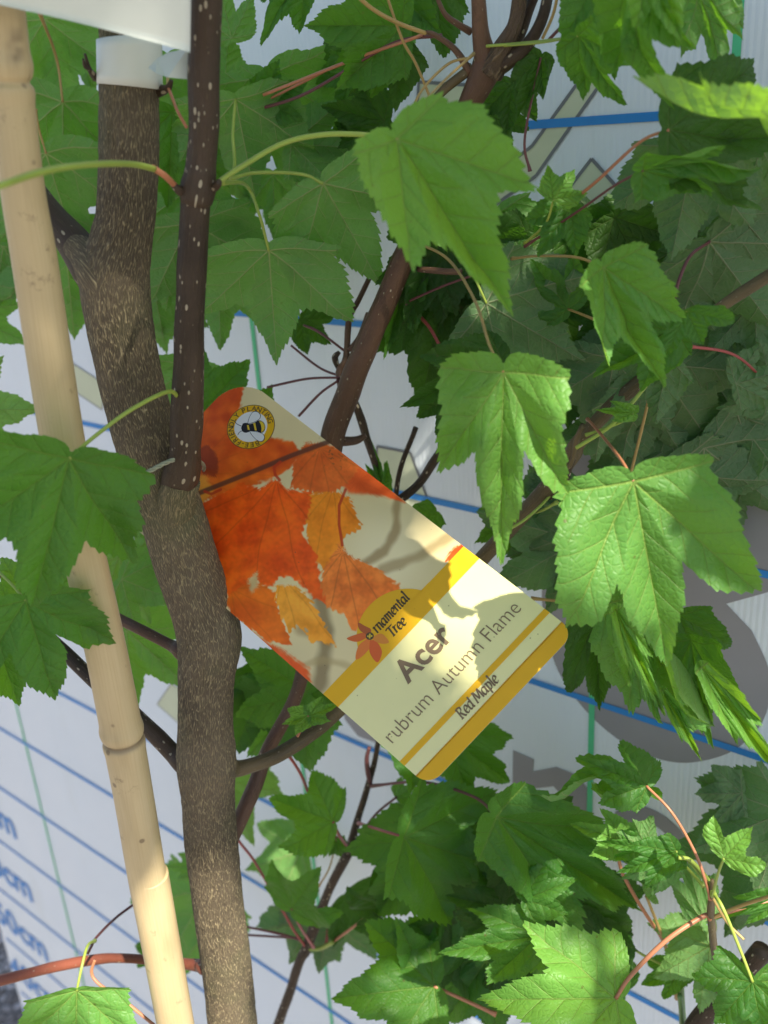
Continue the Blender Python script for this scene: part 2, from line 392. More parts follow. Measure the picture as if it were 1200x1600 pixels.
def stem(name, parent, pts, mat, ns=12, n=None, ripple=None, label=None, lump=0.06):
    """pts: (px, py, h, radius in px)"""
    W = [P(x, y, h) if h < .9 else board(x, y, .02) for x, y, h, r in pts]
    R = [r/F*((P(x, y, h)-CAM)@fwd) for x, y, h, r in pts]
    n = n or max(12, 8*len(pts)); q = catmull(np.c_[W, R], n)
    q[:, :3] += vnoise(q[:, :3]*55, 3)[:, None]*np.array([1, 0, .3])*q[:, 3:4]*.18
    if ripple is None:
        sd = random.randint(0, 999)
        def ripple(s, th, r): return r*lump*vnoise(np.stack([s*90, np.cos(th)*1.2, np.sin(th)*1.2+sd], -1), sd)+r*.10*np.clip(vnoise(np.stack([s*45, 0*s, 0*s+sd], -1), 9)-.55, 0, 1)*3
    v, f, uv = tube(q[:, :3]-off(parent), q[:, 3], ns, True, ripple)
    return link(name, mkmesh(name, v, f, uv, [mat]), parent, None, label)

# main trunk
tp = [(200, -60, .340, 44), (200, 60, .340, 44), (202, 200, .340, 46), (198, 320, .340, 45), (190, 375, .341, 47), (180, 425, .342, 53), (181, 465, .342, 54), (193, 540, .342, 51), (215, 640, .343, 50), (245, 740, .344, 50),
      (268, 800, .344, 50), (292, 880, .345, 50), (318, 955, .345, 50), (327, 1000, .345, 50), (322, 1060, .345, 44), (321, 1130, .345, 43), (322, 1190, .345, 47), (324, 1240, .345, 42), (330, 1320, .345, 41), (342, 1420, .345, 39),
      (354, 1510, .345, 39), (366, 1620, .345, 38), (385, 1750, .345, 38)]
W = np.array([ph(x, y, h) for x, y, h, r in tp]); R = np.array([r/F*((ph(x, y, h)-CAM)@fwd) for x, y, h, r in tp])
end = W[-1]+np.array([0, 0, 0]); botz = -.05
W = np.vstack([W, [end[0], end[1], end[2]*.5], [end[0], end[1], botz]]); R = np.append(R, [R[-1]*1.1, R[-1]*1.4])
q = catmull(np.c_[W, R], 1000)
def trunk_ripple(s, th, r):
    c, n_ = np.cos(th), np.sin(th)
    fine = np.abs(vnoise(np.stack([s*110+0*c, c*11, n_*11], -1), 1)); fine2 = vnoise(np.stack([s*300, c*22, n_*22], -1), 4)
    lump = vnoise(np.stack([s*25, c*1.3, n_*1.3], -1), 2)
    return r*(.035*lump)-.00045*(1-fine)**4*1.0+.00016*fine2
v, f, uv = tube(q[:, :3]-off(tree), q[:, 3], 110, True, trunk_ripple)
link('trunk', mkmesh('trunk', v, f, uv, [BARK]), tree)

# the upright side stem and the cut-off fork on the left
stem('branch', tree, [(270, 820, .348, 22), (274, 790, .3415, 26), (277, 765, .3365, 28), (280, 742, .3325, 29), (283, 728, .331, 27), (286, 700, .328, 25), (291, 630, .324, 25), (299, 480, .319, 23), (307, 325, .316, 23), (309, 306, .315, 27), (312, 290, .315, 28), (314, 272, .3145, 25), (315, 240, .314, 23.5), (319, 100, .310, 25), (322, -40, .305, 26)], STEM, 28, 160, None, 'upright dark brown side stem with pale dots')
stem('branch_collar', tree, [(262, 880, .356, 22), (266, 845, .348, 28), (271, 808, .3405, 32), (277, 778, .3362, 32.5), (280, 760, .3342, 31), (281, 750, .3335, 29)], BARK, 40, 80, None, None, .16)
stem('branch_collar', tree, [(205, 520, .350, 30), (184, 470, .343, 44), (158, 430, .341, 42), (132, 402, .3445, 34), (112, 380, .349, 24)], BARK, 40, 80, None, None, .14)
stem('branch', tree, [(192, 500, .342, 40), (172, 452, .341, 42), (146, 418, .343, 36), (120, 388, .347, 28), (88, 345, .352, 24), (30, 270, .36, 21), (-40, 180, .37, 20)], STEM, 24, 60)
stem('branch', tree, [(300, 1030, .345, 18), (281, 1017, .346, 14), (265, 1008, .350, 9), (220, 983, .356, 8.5), (190, 968, .362, 8.5), (120, 935, .37, 8), (60, 915, .38, 8), (-20, 890, .39, 7)], TWIG, 14)
stem('branch', tree, [(306, 1204, .345, 20), (286, 1190, .346, 18), (270, 1177, .350, 14), (245, 1150, .354, 13), (215, 1122, .358, 12), (170, 1080, .362, 12), (118, 1037, .37, 11), (40, 960, .385, 10)], STEM, 16)
stem('branch', tree, [(338, 1512, .345, 16), (320, 1510, .346, 13), (306, 1508, .350, 9), (250, 1502, .355, 7.5), (190, 1497, .358, 7), (150, 1499, .36, 7), (80, 1512, .36, 7.5), (0, 1532, .36, 8.5), (-60, 1548, .36, 9)], REDTWIG, 16, None, None, 'arching red brown twig low on the trunk')
# long branch a: behind the label to the knot at the top
stem('branch', tree, [(340, 1345, .350, 14), (368, 1295, .362, 12), (395, 1235, .37, 12), (420, 1170, .378, 11), (470, 1065, .39, 11), (495, 900, .41, 13), (510, 740, .415, 17), (528, 660, .415, 19), (560, 570, .41, 19), (600, 478, .405, 18), (632, 405, .40, 18),
      (655, 352, .395, 15), (690, 270, .39, 14), (722, 190, .385, 15), (745, 140, .38, 20), (765, 95, .378, 26)], TWIG, 20, 150, None, 'reddish brown branch rising from behind the label')
stem('branch', tree, [(762, 105, .378, 20), (752, 60, .375, 13), (748, 10, .372, 11), (745, -50, .37, 10)], TWIG, 16)
stem('branch', tree, [(765, 110, .376, 20), (790, 70, .37, 15), (805, 40, .367, 12), (812, 5, .365, 12), (818, -40, .36, 10)], bark_mat('dead_bark', (.075, .052, .035), (.22, .16, .10), 500, 60, .4, .002, 0, .9), 16, None, None, 'dark gnarled broken shoot on the knot', .25)
stem('branch', tree, [(770, 110, .378, 14), (800, 92, .37, 12), (830, 62, .366, 10), (850, 20, .362, 9), (860, -40, .36, 8)], STEM, 12)
stem('branch', tree, [(790, 88, .385, 9), (812, 55, .38, 8), (828, 10, .375, 8), (850, -40, .37, 7)], STEM, 12)
# branch b: sweeping right under the label
stem('branch', tree, [(335, 1195, .345, 34), (352, 1200, .347, 22), (366, 1201, .350, 14), (385, 1198, .352, 12), (430, 1182, .358, 12), (480, 1150, .366, 12), (530, 1108, .378, 12), (640, 1000, .395, 12), (755, 872, .385, 12), (800, 822, .375, 12), (850, 768, .365, 13), (893, 712, .355, 14), (905, 690, .352, 12),
      (960, 632, .345, 12), (1010, 588, .34, 12), (1062, 535, .335, 13), (1075, 518, .334, 10), (1140, 470, .33, 9), (1210, 425, .325, 9)], GREENTWIG, 16, 150, None, 'long olive brown branch sweeping up to the right')
for pts, mt in [
    ([(655, 420, .40, 5), (690, 424, .39, 5), (720, 425, .385, 5)], TWIG),
    ([(150, 122, .34, 6), (140, 108, .335, 4), (133, 84, .332, 2)], STEM),
    ([(140, 108, .335, 3), (133, 103, .332, 3), (130, 92, .330, 1.5)], STEM),
    ([(248, 142, .34, 9), (262, 138, .336, 6), (268, 126, .334, 3)], STEM),
    ([(300, 300, .316, 8), (283, 298, .312, 8), (272, 290, .310, 5)], STEM), ([(325, 296, .316, 8), (338, 290, .312, 7), (342, 284, .310, 5)], STEM),
    ([(735, 115, .38, 7), (710, 78, .378, 5), (680, 55, .376, 4), (665, 50, .375, 3)], TWIG),
    ([(738, 105, .38, 8), (700, 135, .382, 7), (675, 160, .384, 6)], GREENTWIG),
    ([(735, 50, .38, 6), (715, 38, .378, 5), (695, 22, .376, 4), (680, -10, .375, 3)], TWIG),
    ([(532, 605, .42, 5), (530, 580, .425, 6), (540, 560, .43, 5), (545, 500, .435, 5), (560, 470, .44, 4), (577, 435, .44, 4)], TWIG),
    ([(545, 548, .43, 4), (562, 525, .43, 4), (575, 490, .425, 4)], TWIG),
    ([(530, 580, .43, 3), (523, 560, .43, 5), (530, 550, .43, 3)], STEM),
    ([(552, 622, .43, 5), (565, 655, .43, 7), (575, 690, .435, 6), (595, 750, .44, 5)], STEM),
    ([(525, 690, .42, 9), (555, 688, .42, 7), (572, 680, .42, 4)], TWIG),
    ([(897, 712, .352, 5), (890, 735, .352, 4), (882, 770, .352, 2.5)], STEM),
    ([(860, 778, .365, 4), (893, 722, .35, 4), (900, 690, .345, 5), (910, 665, .34, 5)], GREENTWIG),
    ([(645, 380, .395, 8), (655, 350, .39, 7), (662, 338, .385, 7)], REDTWIG), ([(660, 345, .39, 6), (640, 320, .385, 4), (622, 303, .38, 2)], GREENTWIG)]:
    stem('twig', tree, pts, mt, 8, 18)
# sapling stems
stem('stem', sap, [(400, 1700, .47, 9), (432, 1610, .47, 8), (468, 1505, .47, 7.5), (480, 1480, .47, 9), (510, 1400, .468, 7), (540, 1340, .465, 8), (545, 1330, .465, 7), (562, 1270, .46, 5.5), (578, 1215, .458, 5), (590, 1165, .455, 4), (605, 1050, .45, 4), (618, 900, .445, 4),
    (620, 760, .44, 4), (650, 668, .435, 4)], STEM, 12, 120)
stem('stem', sap, [(600, 800, .44, 8), (650, 760, .44, 7), (678, 722, .435, 7), (700, 690, .43, 6)], STEM, 12)
stem('twig', sap, [(578, 1222, .458, 4), (574, 1205, .455, 4), (573, 1185, .452, 3.5), (577, 1168, .45, 3)], PET['d'], 8)
v_ = [(500, 1440, .468, 3), (513, 1478, .466, 3.2), (470, 1478, .466, 3)]
# cut shoot stems
stem('stem', cut, [(1050, 1680, .33, 20), (1092, 1600, .33, 19), (1125, 1560, .328, 16), (1160, 1525, .326, 15), (1192, 1484, .322, 15)], STEM, 18, 40, None, 'cut brown stub', .1)
stem('twig', cut, [(1128, 1565, .325, 8), (1122, 1520, .31, 7), (1115, 1470, .30, 6), (1110, 1430, .295, 6), (1112, 1400, .29, 5), (1113, 1375, .288, 3)], GREENTWIG, 10)
stem('twig', cut, [(1068, 1640, .35, 5), (1066, 1590, .35, 5), (1063, 1540, .35, 5), (1060, 1520, .35, 4)], simple('green_shoot', (.14, .24, .08), .45), 10)
stem('twig', tree, [(1068, 1620, .34, 4), (1062, 1555, .34, 4)], simple('green_shoot_bark', (.14, .24, .08), .45), 10)

# ------------------------------------------------------------------ leaves
LEAF_COUNT = {}
def outline(N, rng, sharp=1.0, sl=1.0, bl_=1.0):
    """closed outline of a red maple blade, unit length to the tip of the middle lobe, stalk joint at 0,0"""
    r_ = lambda s: rng.uniform(-s, s)
    half = []
    for sgn in (1, -1):
        ctrl = [(0, 1.0), (6+r_(1), .84), (12+r_(2), .74+r_(.03)), (19+r_(1.5), .61+r_(.03)), (26+r_(2), (.56+r_(.05))/sharp), (32+r_(2), .67*sl), (38+r_(1), .76*sl), (43+r_(2), (.86+r_(.05))*sl), (51, .73*sl), (61, .64*sl), (70+r_(2), .555*(.5+.5*sl)),
                (79+r_(2), .50*(.4+.6*bl_)), (87, .47*bl_), (94+r_(4), .49*bl_), (103, .355*bl_), (116, .225*bl_), (134, .145*bl_), (152, .10*bl_), (168, .07), (179, .03)]
        pts = [(sgn*math.sin(math.radians(a))*r, math.cos(math.radians(a))*r) for a, r in ctrl]
        half.append(np.array(pts))
    res = []
    for h_, sgn in zip(half, (1, -1)):
        seg = np.linalg.norm(np.diff(h_, axis=0), axis=1); s = np.r_[0, np.cumsum(seg)]; L = s[-1]
        n = N//2; t = np.linspace(0, L, n, endpoint=False)
        x = np.interp(t, s, h_[:, 0]); y = np.interp(t, s, h_[:, 1])
        ph_ = t/L*(34+rng.uniform(-3, 5))+rng.uniform(0, .3); saw = 1-(ph_ % 1.0)        # steep side towards the base
        big = (np.sin(t/L*2*math.pi*7.5+rng.uniform(0, 6))*.5)
        rr = np.hypot(x, y); amp = .040*np.clip(rr/.42, .3, 1.1)*(t > L*.012)
        k = 1+(amp*(saw-.35)*rng.uniform(.9, 1.3)+.030*big*np.clip(rr*2, 0, 1))/np.maximum(rr, .25)
        k[t > L*.93] = 1
        res.append(np.c_[x*k, y*k])
    a = res[0]; b = res[1][::-1]
    return np.vstack([a, b[:-1]])           # goes +x side tip->base, then -x side base->tip
VEINS = [(0, 1.0), (43, .84), (-43, .84), (92, .49), (-92, .49)]
def leaf_mesh(rng, size, wf, fold, droop, wave, hero, matkey, sl, bl_, sharp=1.0):
    N = 200 if hero else 132; rings = np.array([0, .07, .16, .27, .38, .49, .60, .70, .79, .87, .94, 1.0] if hero else [0, .12, .28, .45, .62, .78, .91, 1.0])
    o = outline(N, rng, sharp, sl, bl_); n = len(o); k = len(rings)
    xy = (rings[1:, None, None]*o[None]).reshape(-1, 2); xy = np.vstack([[0, 0], xy])
    # flat coords for veins
    ang = np.degrees(np.arctan2(xy[:, 0], xy[:, 1]))
    r = np.hypot(xy[:, 0], xy[:, 1])
    db = np.min([np.where(np.abs(ang-a) < 80, np.abs(xy[:, 0]*math.cos(math.radians(a))-xy[:, 1]*math.sin(math.radians(a))), 9) for a, _ in VEINS], axis=0)
    z = .07*np.minimum(db, .14)/.14*(.45+.55*np.clip(r*1.6, 0, 1))*1.1
    z += fold*np.abs(xy[:, 0])
    z -= droop*np.clip(xy[:, 1], -.3, 2)**2*.5
    z -= droop*.35*xy[:, 0]**2
    sd = rng.randint(0, 9999)
    p3 = np.c_[xy*2.3, np.full(len(xy), sd*1.37)]
    z += wave*.16*vnoise(p3, 5)*np.clip(r*1.5, 0, 1)
    p4 = np.c_[xy*6.0, np.full(len(xy), sd*.77)]
    z += wave*.040*vnoise(p4, 6)*np.clip(r*1.6, 0, 1)
    x = xy[:, 0]*wf
    # bending the blade shortens it a little
    v = np.c_[x, xy[:, 1]+.05*wave*vnoise(p3+9.1, 7)*r, z]*size
    f = []; fa = []
    i = np.arange(n); j = (i+1) % n
    tri = np.stack([np.zeros(n, int), 1+j, 1+i], -1)
    quads = [np.stack([1+(a-1)*n+i, 1+(a-1)*n+j, 1+a*n+j, 1+a*n+i], -1) for a in range(1, k-1)]
    qd = np.vstack(quads)
    def uvs(fc):
        c = xy[fc].mean(axis=1); ca = np.degrees(np.arctan2(c[:, 0], c[:, 1]))
        va = np.array([a for a, _ in VEINS]); bi = np.argmin(np.abs(ca[:, None]-va[None]), axis=1)
        a = np.radians(va[bi])[:, None]; q_ = xy[fc]
        along = q_[..., 0]*np.sin(a)+q_[..., 1]*np.cos(a); perp = q_[..., 0]*np.cos(a)-q_[..., 1]*np.sin(a)
        return np.stack([along, perp], -1).reshape(-1, 2)
    uv = np.vstack([uvs(tri), uvs(qd)])
    return mkmesh('leaf', v, tri.tolist()+qd.tolist(), uv, [LM[matkey]])

def frame(J, T, roll, under, twist=0):
    y = T-J; L = np.linalg.norm(y); y = y/L
    n = CAM-J; n = n-y*(n@y); n /= np.linalg.norm(n)
    if under: n = -n
    x = np.cross(y, n)
    c, s = math.cos(roll), math.sin(roll); n2 = c*n+s*x; x2 = np.cross(y, n2)
    return x2, y, n2, L
LEAVES = []
def leaf(J, T, parent=tree, mat='m', under=False, roll=0, wf=1.0, fold=.12, droop=.15, wave=1.25, hero=False, pet=None, petc='r', petr=2.4, sl=1.0, bl_=1.0, sharp=1.0, seed=None, label=None):
    rng = random.Random(seed if seed is not None else random.randint(0, 10**6))
    x, y, n, L = frame(J, T, math.radians(roll), under)
    me_ = leaf_mesh(rng, L, wf, fold, droop, wave, hero, mat, sl, bl_, sharp)
    # droop moves the tip off the axis; turn the blade so the tip lands where it is wanted
    dz = -droop*.5; a = math.atan(dz); 
    y2 = y*math.cos(a)-n*math.sin(a); n_ = np.cross(x, y2)
    M = Matrix(((x[0], y2[0], n_[0], J[0]-off(parent)[0]), (x[1], y2[1], n_[1], J[1]-off(parent)[1]), (x[2], y2[2], n_[2], J[2]-off(parent)[2]), (0, 0, 0, 1)))
    o = link('leaf', me_, parent, M, label)
    LEAVES.append((J+y*L*.45, L*.55*max(.4, wf)))
    if pet is not None:
        pts = catmull([J-y2*L*.0]+[np.array(p) for p in pet], 8+8*len(pet))-off(parent)
        Mi = np.array(M.inverted()); pl = np.c_[pts, np.ones(len(pts))]@Mi.T
        rr = .82*petr/F*np.linspace(.95, 1.25, len(pts))*((J-CAM)@fwd if (J-CAM)@fwd > .1 else .35)
        rr[0] *= 1.15; rr[-3:] *= np.array([1.1, 1.3, 1.5])
        v, f, uv = tube(pl[:, :3], rr, 7)
        link('petiole', mkmesh('petiole', v, f, uv, [PET[petc]]), o)
    return o

def HL(jx, jy, tx, ty, h, dh=0.0, **k):
    J = P(jx, jy, h); T = P(tx, ty, h+dh)
    pet = k.pop('pet', None)
    if pet is not None:
        pet = [P(a, b, c) for a, b, c in pet]
    return leaf(J, T, pet=pet, **k)
U = dict(under=True)
# ---- top left, back-lit leaves behind trunk and cane
HL(98, 160, 100, 372, .50, .02, under=True, wf=.95, mat='m', pet=[(88, 90, .50), (62, 20, .48)], petc='o', petr=2.5)
HL(70, 30, 110, 190, .52, .0, under=True, wf=1.1)
HL(72, 240, 128, 420, .48, .02, under=True, wf=1.0, pet=[(60, 200, .48), (55, 170, .48)], petc='o')
HL(120, 20, 145, 150, .55, .0, under=True, wf=.9)
HL(100, 360, 118, 548, .50, .02, under=True, wf=.95)
HL(20, 300, -5, 400, .55, .0, under=True); HL(5, 385, -12, 500, .5, 0, under=True, wf=.9)
HL(-50, 490, 48, 540, .50, .01, under=True, wf=.9)
HL(-70, 640, 62, 640, .45, .02, under=True, wf=1.1, mat='y')
HL(-40, 120, 25, 230, .5, 0, under=True); 
# ---- between trunk and side stem
HL(262, 90, 275, 215, .46, .01, under=True, wf=1.0, pet=[(262, 140, .44)], petc='o'); HL(270, 175, 262, 330, .45, .01, wf=1.0)
HL(290, 300, 260, 480, .47, .01, wf=1.0, under=True, mat='m'); HL(278, 400, 290, 568, .50, .02, wf=1.0, under=True)
HL(235, 330, 290, 420, .52, .01, mat='y', under=True); HL(240, 450, 262, 560, .5, .01, under=True)
HL(300, 575, 272, 700, .46, 0, under=True); HL(352, 120, 300, 50, .48, 0, under=True)
# ---- centre left
HL(368, 155, 398, 305, .43, .02, under=True, wf=1.15, pet=[(364, 210, .42), (366, 262, .40), (342, 286, .315)], petc='g', petr=3)
HL(420, 120, 482, 310, .45, .02, under=True, wf=.95)
HL(505, 287, 592, 440, .41, .01, under=True, wf=1.12, hero=True, pet=[(470, 272, .41), (400, 270, .41), (360, 280, .40)], petc='g', petr=3.2, fold=.05, seed=3)
HL(420, 392, 432, 560, .405, .01, under=True, wf=1.22, hero=True, pet=[(405, 335, .40), (385, 290, .40), (345, 285, .315)], petc='g', petr=2.8, fold=.04, seed=8)
HL(300, 350, 350, 520, .46, .02, under=True, wf=1.0); HL(340, 420, 345, 545, .47, 0, under=True)
HL(318, 640, 392, 560, .42, .01, under=False, wf=1.2); HL(378, 700, 425, 600, .44, .01, wf=1.0)
HL(455, 225, 580, 232, .45, .0, wf=.9, under=True); HL(520, 210, 560, 330, .46, .0, wf=1.0)
HL(600, 190, 500, 165, .44, .0, wf=.9, mat='o'); HL(600, 240, 520, 190, .46, .0, wf=1, mat='o')
# ---- top centre
HL(480, -40, 410, 74, .42, .0, wf=.55, roll=30)
HL(628, 40, 470, 40, .40, .0, wf=1.0, hero=True, mat='m', pet=[(650, 48, .40), (665, 52, .39)], petc='g')
HL(630, 66, 545, 150, .41, .0, wf=.95, mat='o'); HL(620, 60, 515, 110, .42, .0, wf=.9)
HL(600, -30, 690, 55, .42, .0, wf=1.2); HL(680, -30, 600, 80, .43, 0, wf=1.1, mat='o')
HL(410, 160, 482, 128, .44, .0, wf=1.0, pet=[(470, 130, .43), (540, 95, .42), (625, 60, .40)], petc='p'); HL(362, 60, 340, -30, .46, 0, under=True)
HL(360, 200, 440, 150, .46, .0, under=True, mat='y')
# ---- the big smooth leaf above the centre
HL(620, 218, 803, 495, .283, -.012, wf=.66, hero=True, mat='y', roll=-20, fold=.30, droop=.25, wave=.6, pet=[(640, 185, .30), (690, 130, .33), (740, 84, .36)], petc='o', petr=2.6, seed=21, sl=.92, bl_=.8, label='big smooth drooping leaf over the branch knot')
HL(865, 312, 900, 262, .33, 0, wf=1.1, mat='y', pet=[(852, 350, .34), (820, 380, .36)], petc='g')
HL(892, 322, 838, 402, .34, 0, wf=.9, mat='m', pet=[(880, 345, .35), (830, 378, .37)], petc='g')
HL(660, 330, 700, 395, .39, 0, wf=.8, mat='y')
# ---- top right
HL(903, 56, 986, 158, .33, 0, wf=.75, roll=30, pet=[(850, 66, .35), (780, 72, .37)], petc='g', petr=2.2)
HL(940, -50, 960, 120, .34, 0, wf=.8); HL(990, -60, 1036, 186, .30, 0, wf=.55, roll=35, mat='m', seed=4)
HL(1020, -70, 1068, 75, .29, 0, wf=.7, mat='y'); HL(1090, -20, 1122, 132, .33, 0, wf=.55, under=True, roll=25)
HL(1120, -60, 1160, 40, .34, 0, wf=.8, under=True)
HL(1225, 190, 985, 138, .26, .01, wf=.85, mat='y', roll=-79, hero=True, under=True, fold=.1, droop=-.1, seed=5, label='leaf seen edge-on, glowing yellow green in the sun')
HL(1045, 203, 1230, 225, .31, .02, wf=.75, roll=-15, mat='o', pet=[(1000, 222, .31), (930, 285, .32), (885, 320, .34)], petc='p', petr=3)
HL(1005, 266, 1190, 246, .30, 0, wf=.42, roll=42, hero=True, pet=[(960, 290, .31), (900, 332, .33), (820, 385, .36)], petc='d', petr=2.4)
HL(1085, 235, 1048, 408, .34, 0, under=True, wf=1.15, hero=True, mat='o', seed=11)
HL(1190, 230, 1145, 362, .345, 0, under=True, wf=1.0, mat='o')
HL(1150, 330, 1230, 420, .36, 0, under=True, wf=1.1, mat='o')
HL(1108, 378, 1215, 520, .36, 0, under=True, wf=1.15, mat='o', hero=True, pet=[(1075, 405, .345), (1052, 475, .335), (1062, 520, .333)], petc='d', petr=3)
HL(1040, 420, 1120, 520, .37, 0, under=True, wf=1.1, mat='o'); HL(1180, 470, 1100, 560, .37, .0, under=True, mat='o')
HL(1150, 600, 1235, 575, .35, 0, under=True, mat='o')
# ---- right centre heroes
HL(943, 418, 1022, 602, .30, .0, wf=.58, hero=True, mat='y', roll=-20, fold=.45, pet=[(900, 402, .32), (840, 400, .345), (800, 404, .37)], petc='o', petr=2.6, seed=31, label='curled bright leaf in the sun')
HL(1073, 486, 1100, 541, .30, 0, wf=1.25, mat='m', hero=True, sl=1.25, bl_=.55, fold=.1, pet=[(1062, 500, .31), (1062, 530, .33)], petc='g', petr=1.8, seed=6)
HL(1050, 515, 922, 590, .325, 0, wf=.75, mat='m', roll=20); HL(1045, 560, 950, 640, .34, 0, wf=.9, under=True, mat='o')
HL(760, 474, 925, 572, .37, 0, under=True, wf=1.05, mat='o', hero=True, pet=[(745, 440, .37), (730, 395, .38)], petc='g')
HL(888, 483, 825, 400, .375, 0, wf=.9, mat='m', pet=[(930, 500, .36), (975, 525, .345)], petc='o')
HL(1028, 574, 1135, 728, .37, 0, under=True, wf=1.15, mat='o', hero=True, seed=14)
HL(1210, 612, 1125, 572, .36, 0, under=True, wf=1.0, mat='o', pet=[(1150, 556, .345), (1070, 540, .335)], petc='r')
HL(1100, 700, 1225, 800, .375, 0, under=True, wf=1.1, mat='o'); HL(1150, 640, 1195, 780, .38, 0, under=True, mat='o')
HL(960, 560, 930, 720, .375, 0, under=True, wf=1.1, mat='o'); HL(1010, 620, 985, 740, .385, 0, under=True, wf=1, mat='o')
HL(1120, 640, 1070, 760, .385, 0, under=True, wf=1.1, mat='o'); HL(985, 540, 905, 640, .38, 0, under=True, wf=1, mat='o')
HL(990, 646, 930, 640, .33, 0, wf=.45, mat='y', pet=[(970, 660, .335), (915, 680, .34)], petc='g')
# the sunlit drooping leaf at centre right
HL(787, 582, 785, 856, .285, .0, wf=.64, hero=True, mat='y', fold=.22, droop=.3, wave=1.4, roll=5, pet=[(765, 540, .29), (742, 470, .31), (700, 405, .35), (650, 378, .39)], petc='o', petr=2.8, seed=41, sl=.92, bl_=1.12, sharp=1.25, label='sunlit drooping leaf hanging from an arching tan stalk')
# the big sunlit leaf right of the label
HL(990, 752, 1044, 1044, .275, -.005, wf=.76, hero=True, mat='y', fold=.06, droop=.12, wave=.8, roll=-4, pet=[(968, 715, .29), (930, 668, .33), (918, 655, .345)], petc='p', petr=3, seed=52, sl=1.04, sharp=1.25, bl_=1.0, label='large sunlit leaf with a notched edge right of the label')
HL(985, 935, 1112, 1168, .31, .0, wf=.42, hero=True, mat='y', roll=38, fold=.3, seed=9)
HL(968, 955, 1040, 1112, .30, 0, wf=.25, mat='y', roll=20)
HL(1096, 1042, 1228, 1222, .29, 0, wf=.20, mat='y', hero=True, sl=.8, bl_=.5, fold=.2, label='narrow yellow green leaf hanging on edge at the right')
HL(1036, 1078, 1102, 1200, .29, 0, wf=.16, mat='y', hero=True, sl=.8, bl_=.5); HL(962, 952, 1036, 1112, .285, 0, wf=.22, mat='y', hero=True, sl=.8, bl_=.5)
HL(1080, 1000, 1112, 1150, .32, 0, wf=.6, mat='m', roll=20); HL(1060, 960, 1100, 1060, .345, 0, wf=.8, mat='m')
HL(930, 975, 938, 1118, .35, 0, wf=.55, mat='o'); HL(985, 955, 990, 1065, .36, 0, wf=.9, under=True, mat='o', pet=[(930, 945, .36), (830, 935, .37)], petc='o')
HL(990, 1000, 1000, 1080, .365, 0, wf=.8, mat='o')
HL(905, 845, 745, 800, .395, 0, under=True, wf=1.0, mat='o'); HL(920, 830, 850, 965, .385, 0, under=True, wf=1.0, mat='o', pet=[(900, 940, .37), (985, 975, .36)], petc='o')
HL(900, 760, 820, 850, .40, 0, under=True, wf=1, mat='o'); HL(815, 800, 740, 850, .41, 0, mat='m', wf=.8, pet=[(840, 800, .37), (870, 785, .36)], petc='g')
# ---- dark mass centre
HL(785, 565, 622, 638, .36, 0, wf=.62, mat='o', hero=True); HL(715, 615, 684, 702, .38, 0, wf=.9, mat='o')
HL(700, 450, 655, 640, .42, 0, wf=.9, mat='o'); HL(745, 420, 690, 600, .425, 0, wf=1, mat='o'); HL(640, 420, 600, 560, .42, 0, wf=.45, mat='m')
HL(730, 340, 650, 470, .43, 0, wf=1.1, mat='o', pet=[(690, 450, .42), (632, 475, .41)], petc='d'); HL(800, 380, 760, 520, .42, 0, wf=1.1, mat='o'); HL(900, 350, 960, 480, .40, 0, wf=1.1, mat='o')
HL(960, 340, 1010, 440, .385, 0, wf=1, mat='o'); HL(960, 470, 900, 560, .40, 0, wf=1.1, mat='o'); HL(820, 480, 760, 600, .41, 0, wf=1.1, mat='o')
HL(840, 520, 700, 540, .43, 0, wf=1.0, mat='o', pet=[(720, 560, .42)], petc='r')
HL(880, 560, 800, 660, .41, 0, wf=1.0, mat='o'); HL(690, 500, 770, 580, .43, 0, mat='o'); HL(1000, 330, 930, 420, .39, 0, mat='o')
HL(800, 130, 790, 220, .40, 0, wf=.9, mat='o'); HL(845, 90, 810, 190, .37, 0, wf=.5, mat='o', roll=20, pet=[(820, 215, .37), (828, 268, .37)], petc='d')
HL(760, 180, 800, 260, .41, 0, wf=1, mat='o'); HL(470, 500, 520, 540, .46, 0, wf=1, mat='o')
HL(600, 770, 580, 690, .44, 0, wf=.35, mat='m'); HL(680, 800, 640, 830, .43, 0, mat='m')
# ---- left, in front
HL(108, 716, 48, 936, .275, .0, wf=.90, hero=True, mat='m', roll=-6, fold=.05, droop=.2, pet=[(150, 680, .285), (205, 640, .295), (262, 612, .31), (280, 622, .323)], petc='g', petr=4, seed=61, sl=1.02, bl_=1.2, label='broad dark green leaf in front of the cane at left')
HL(40, 938, 88, 1092, .29, .0, wf=1.08, hero=True, mat='m', roll=8, seed=64, sl=1.0, sharp=1.35, pet=[(10, 905, .30), (-40, 860, .32)], petc='g')
HL(45, 948, -60, 915, .32, 0, wf=1.0, mat='y'); HL(-20, 960, 28, 1098, .31, 0, wf=.9, mat='m')
HL(190, 905, 276, 940, .42, 0, wf=1.3, mat='m', under=True); HL(198, 985, 300, 1078, .45, 0, wf=.9, mat='m', under=True); HL(185, 870, 240, 985, .44, 0, mat='y', under=True, wf=.9)
HL(235, 760, 215, 860, .46, 0, under=True); HL(120, 900, 90, 985, .45, 0, mat='m', wf=.9)
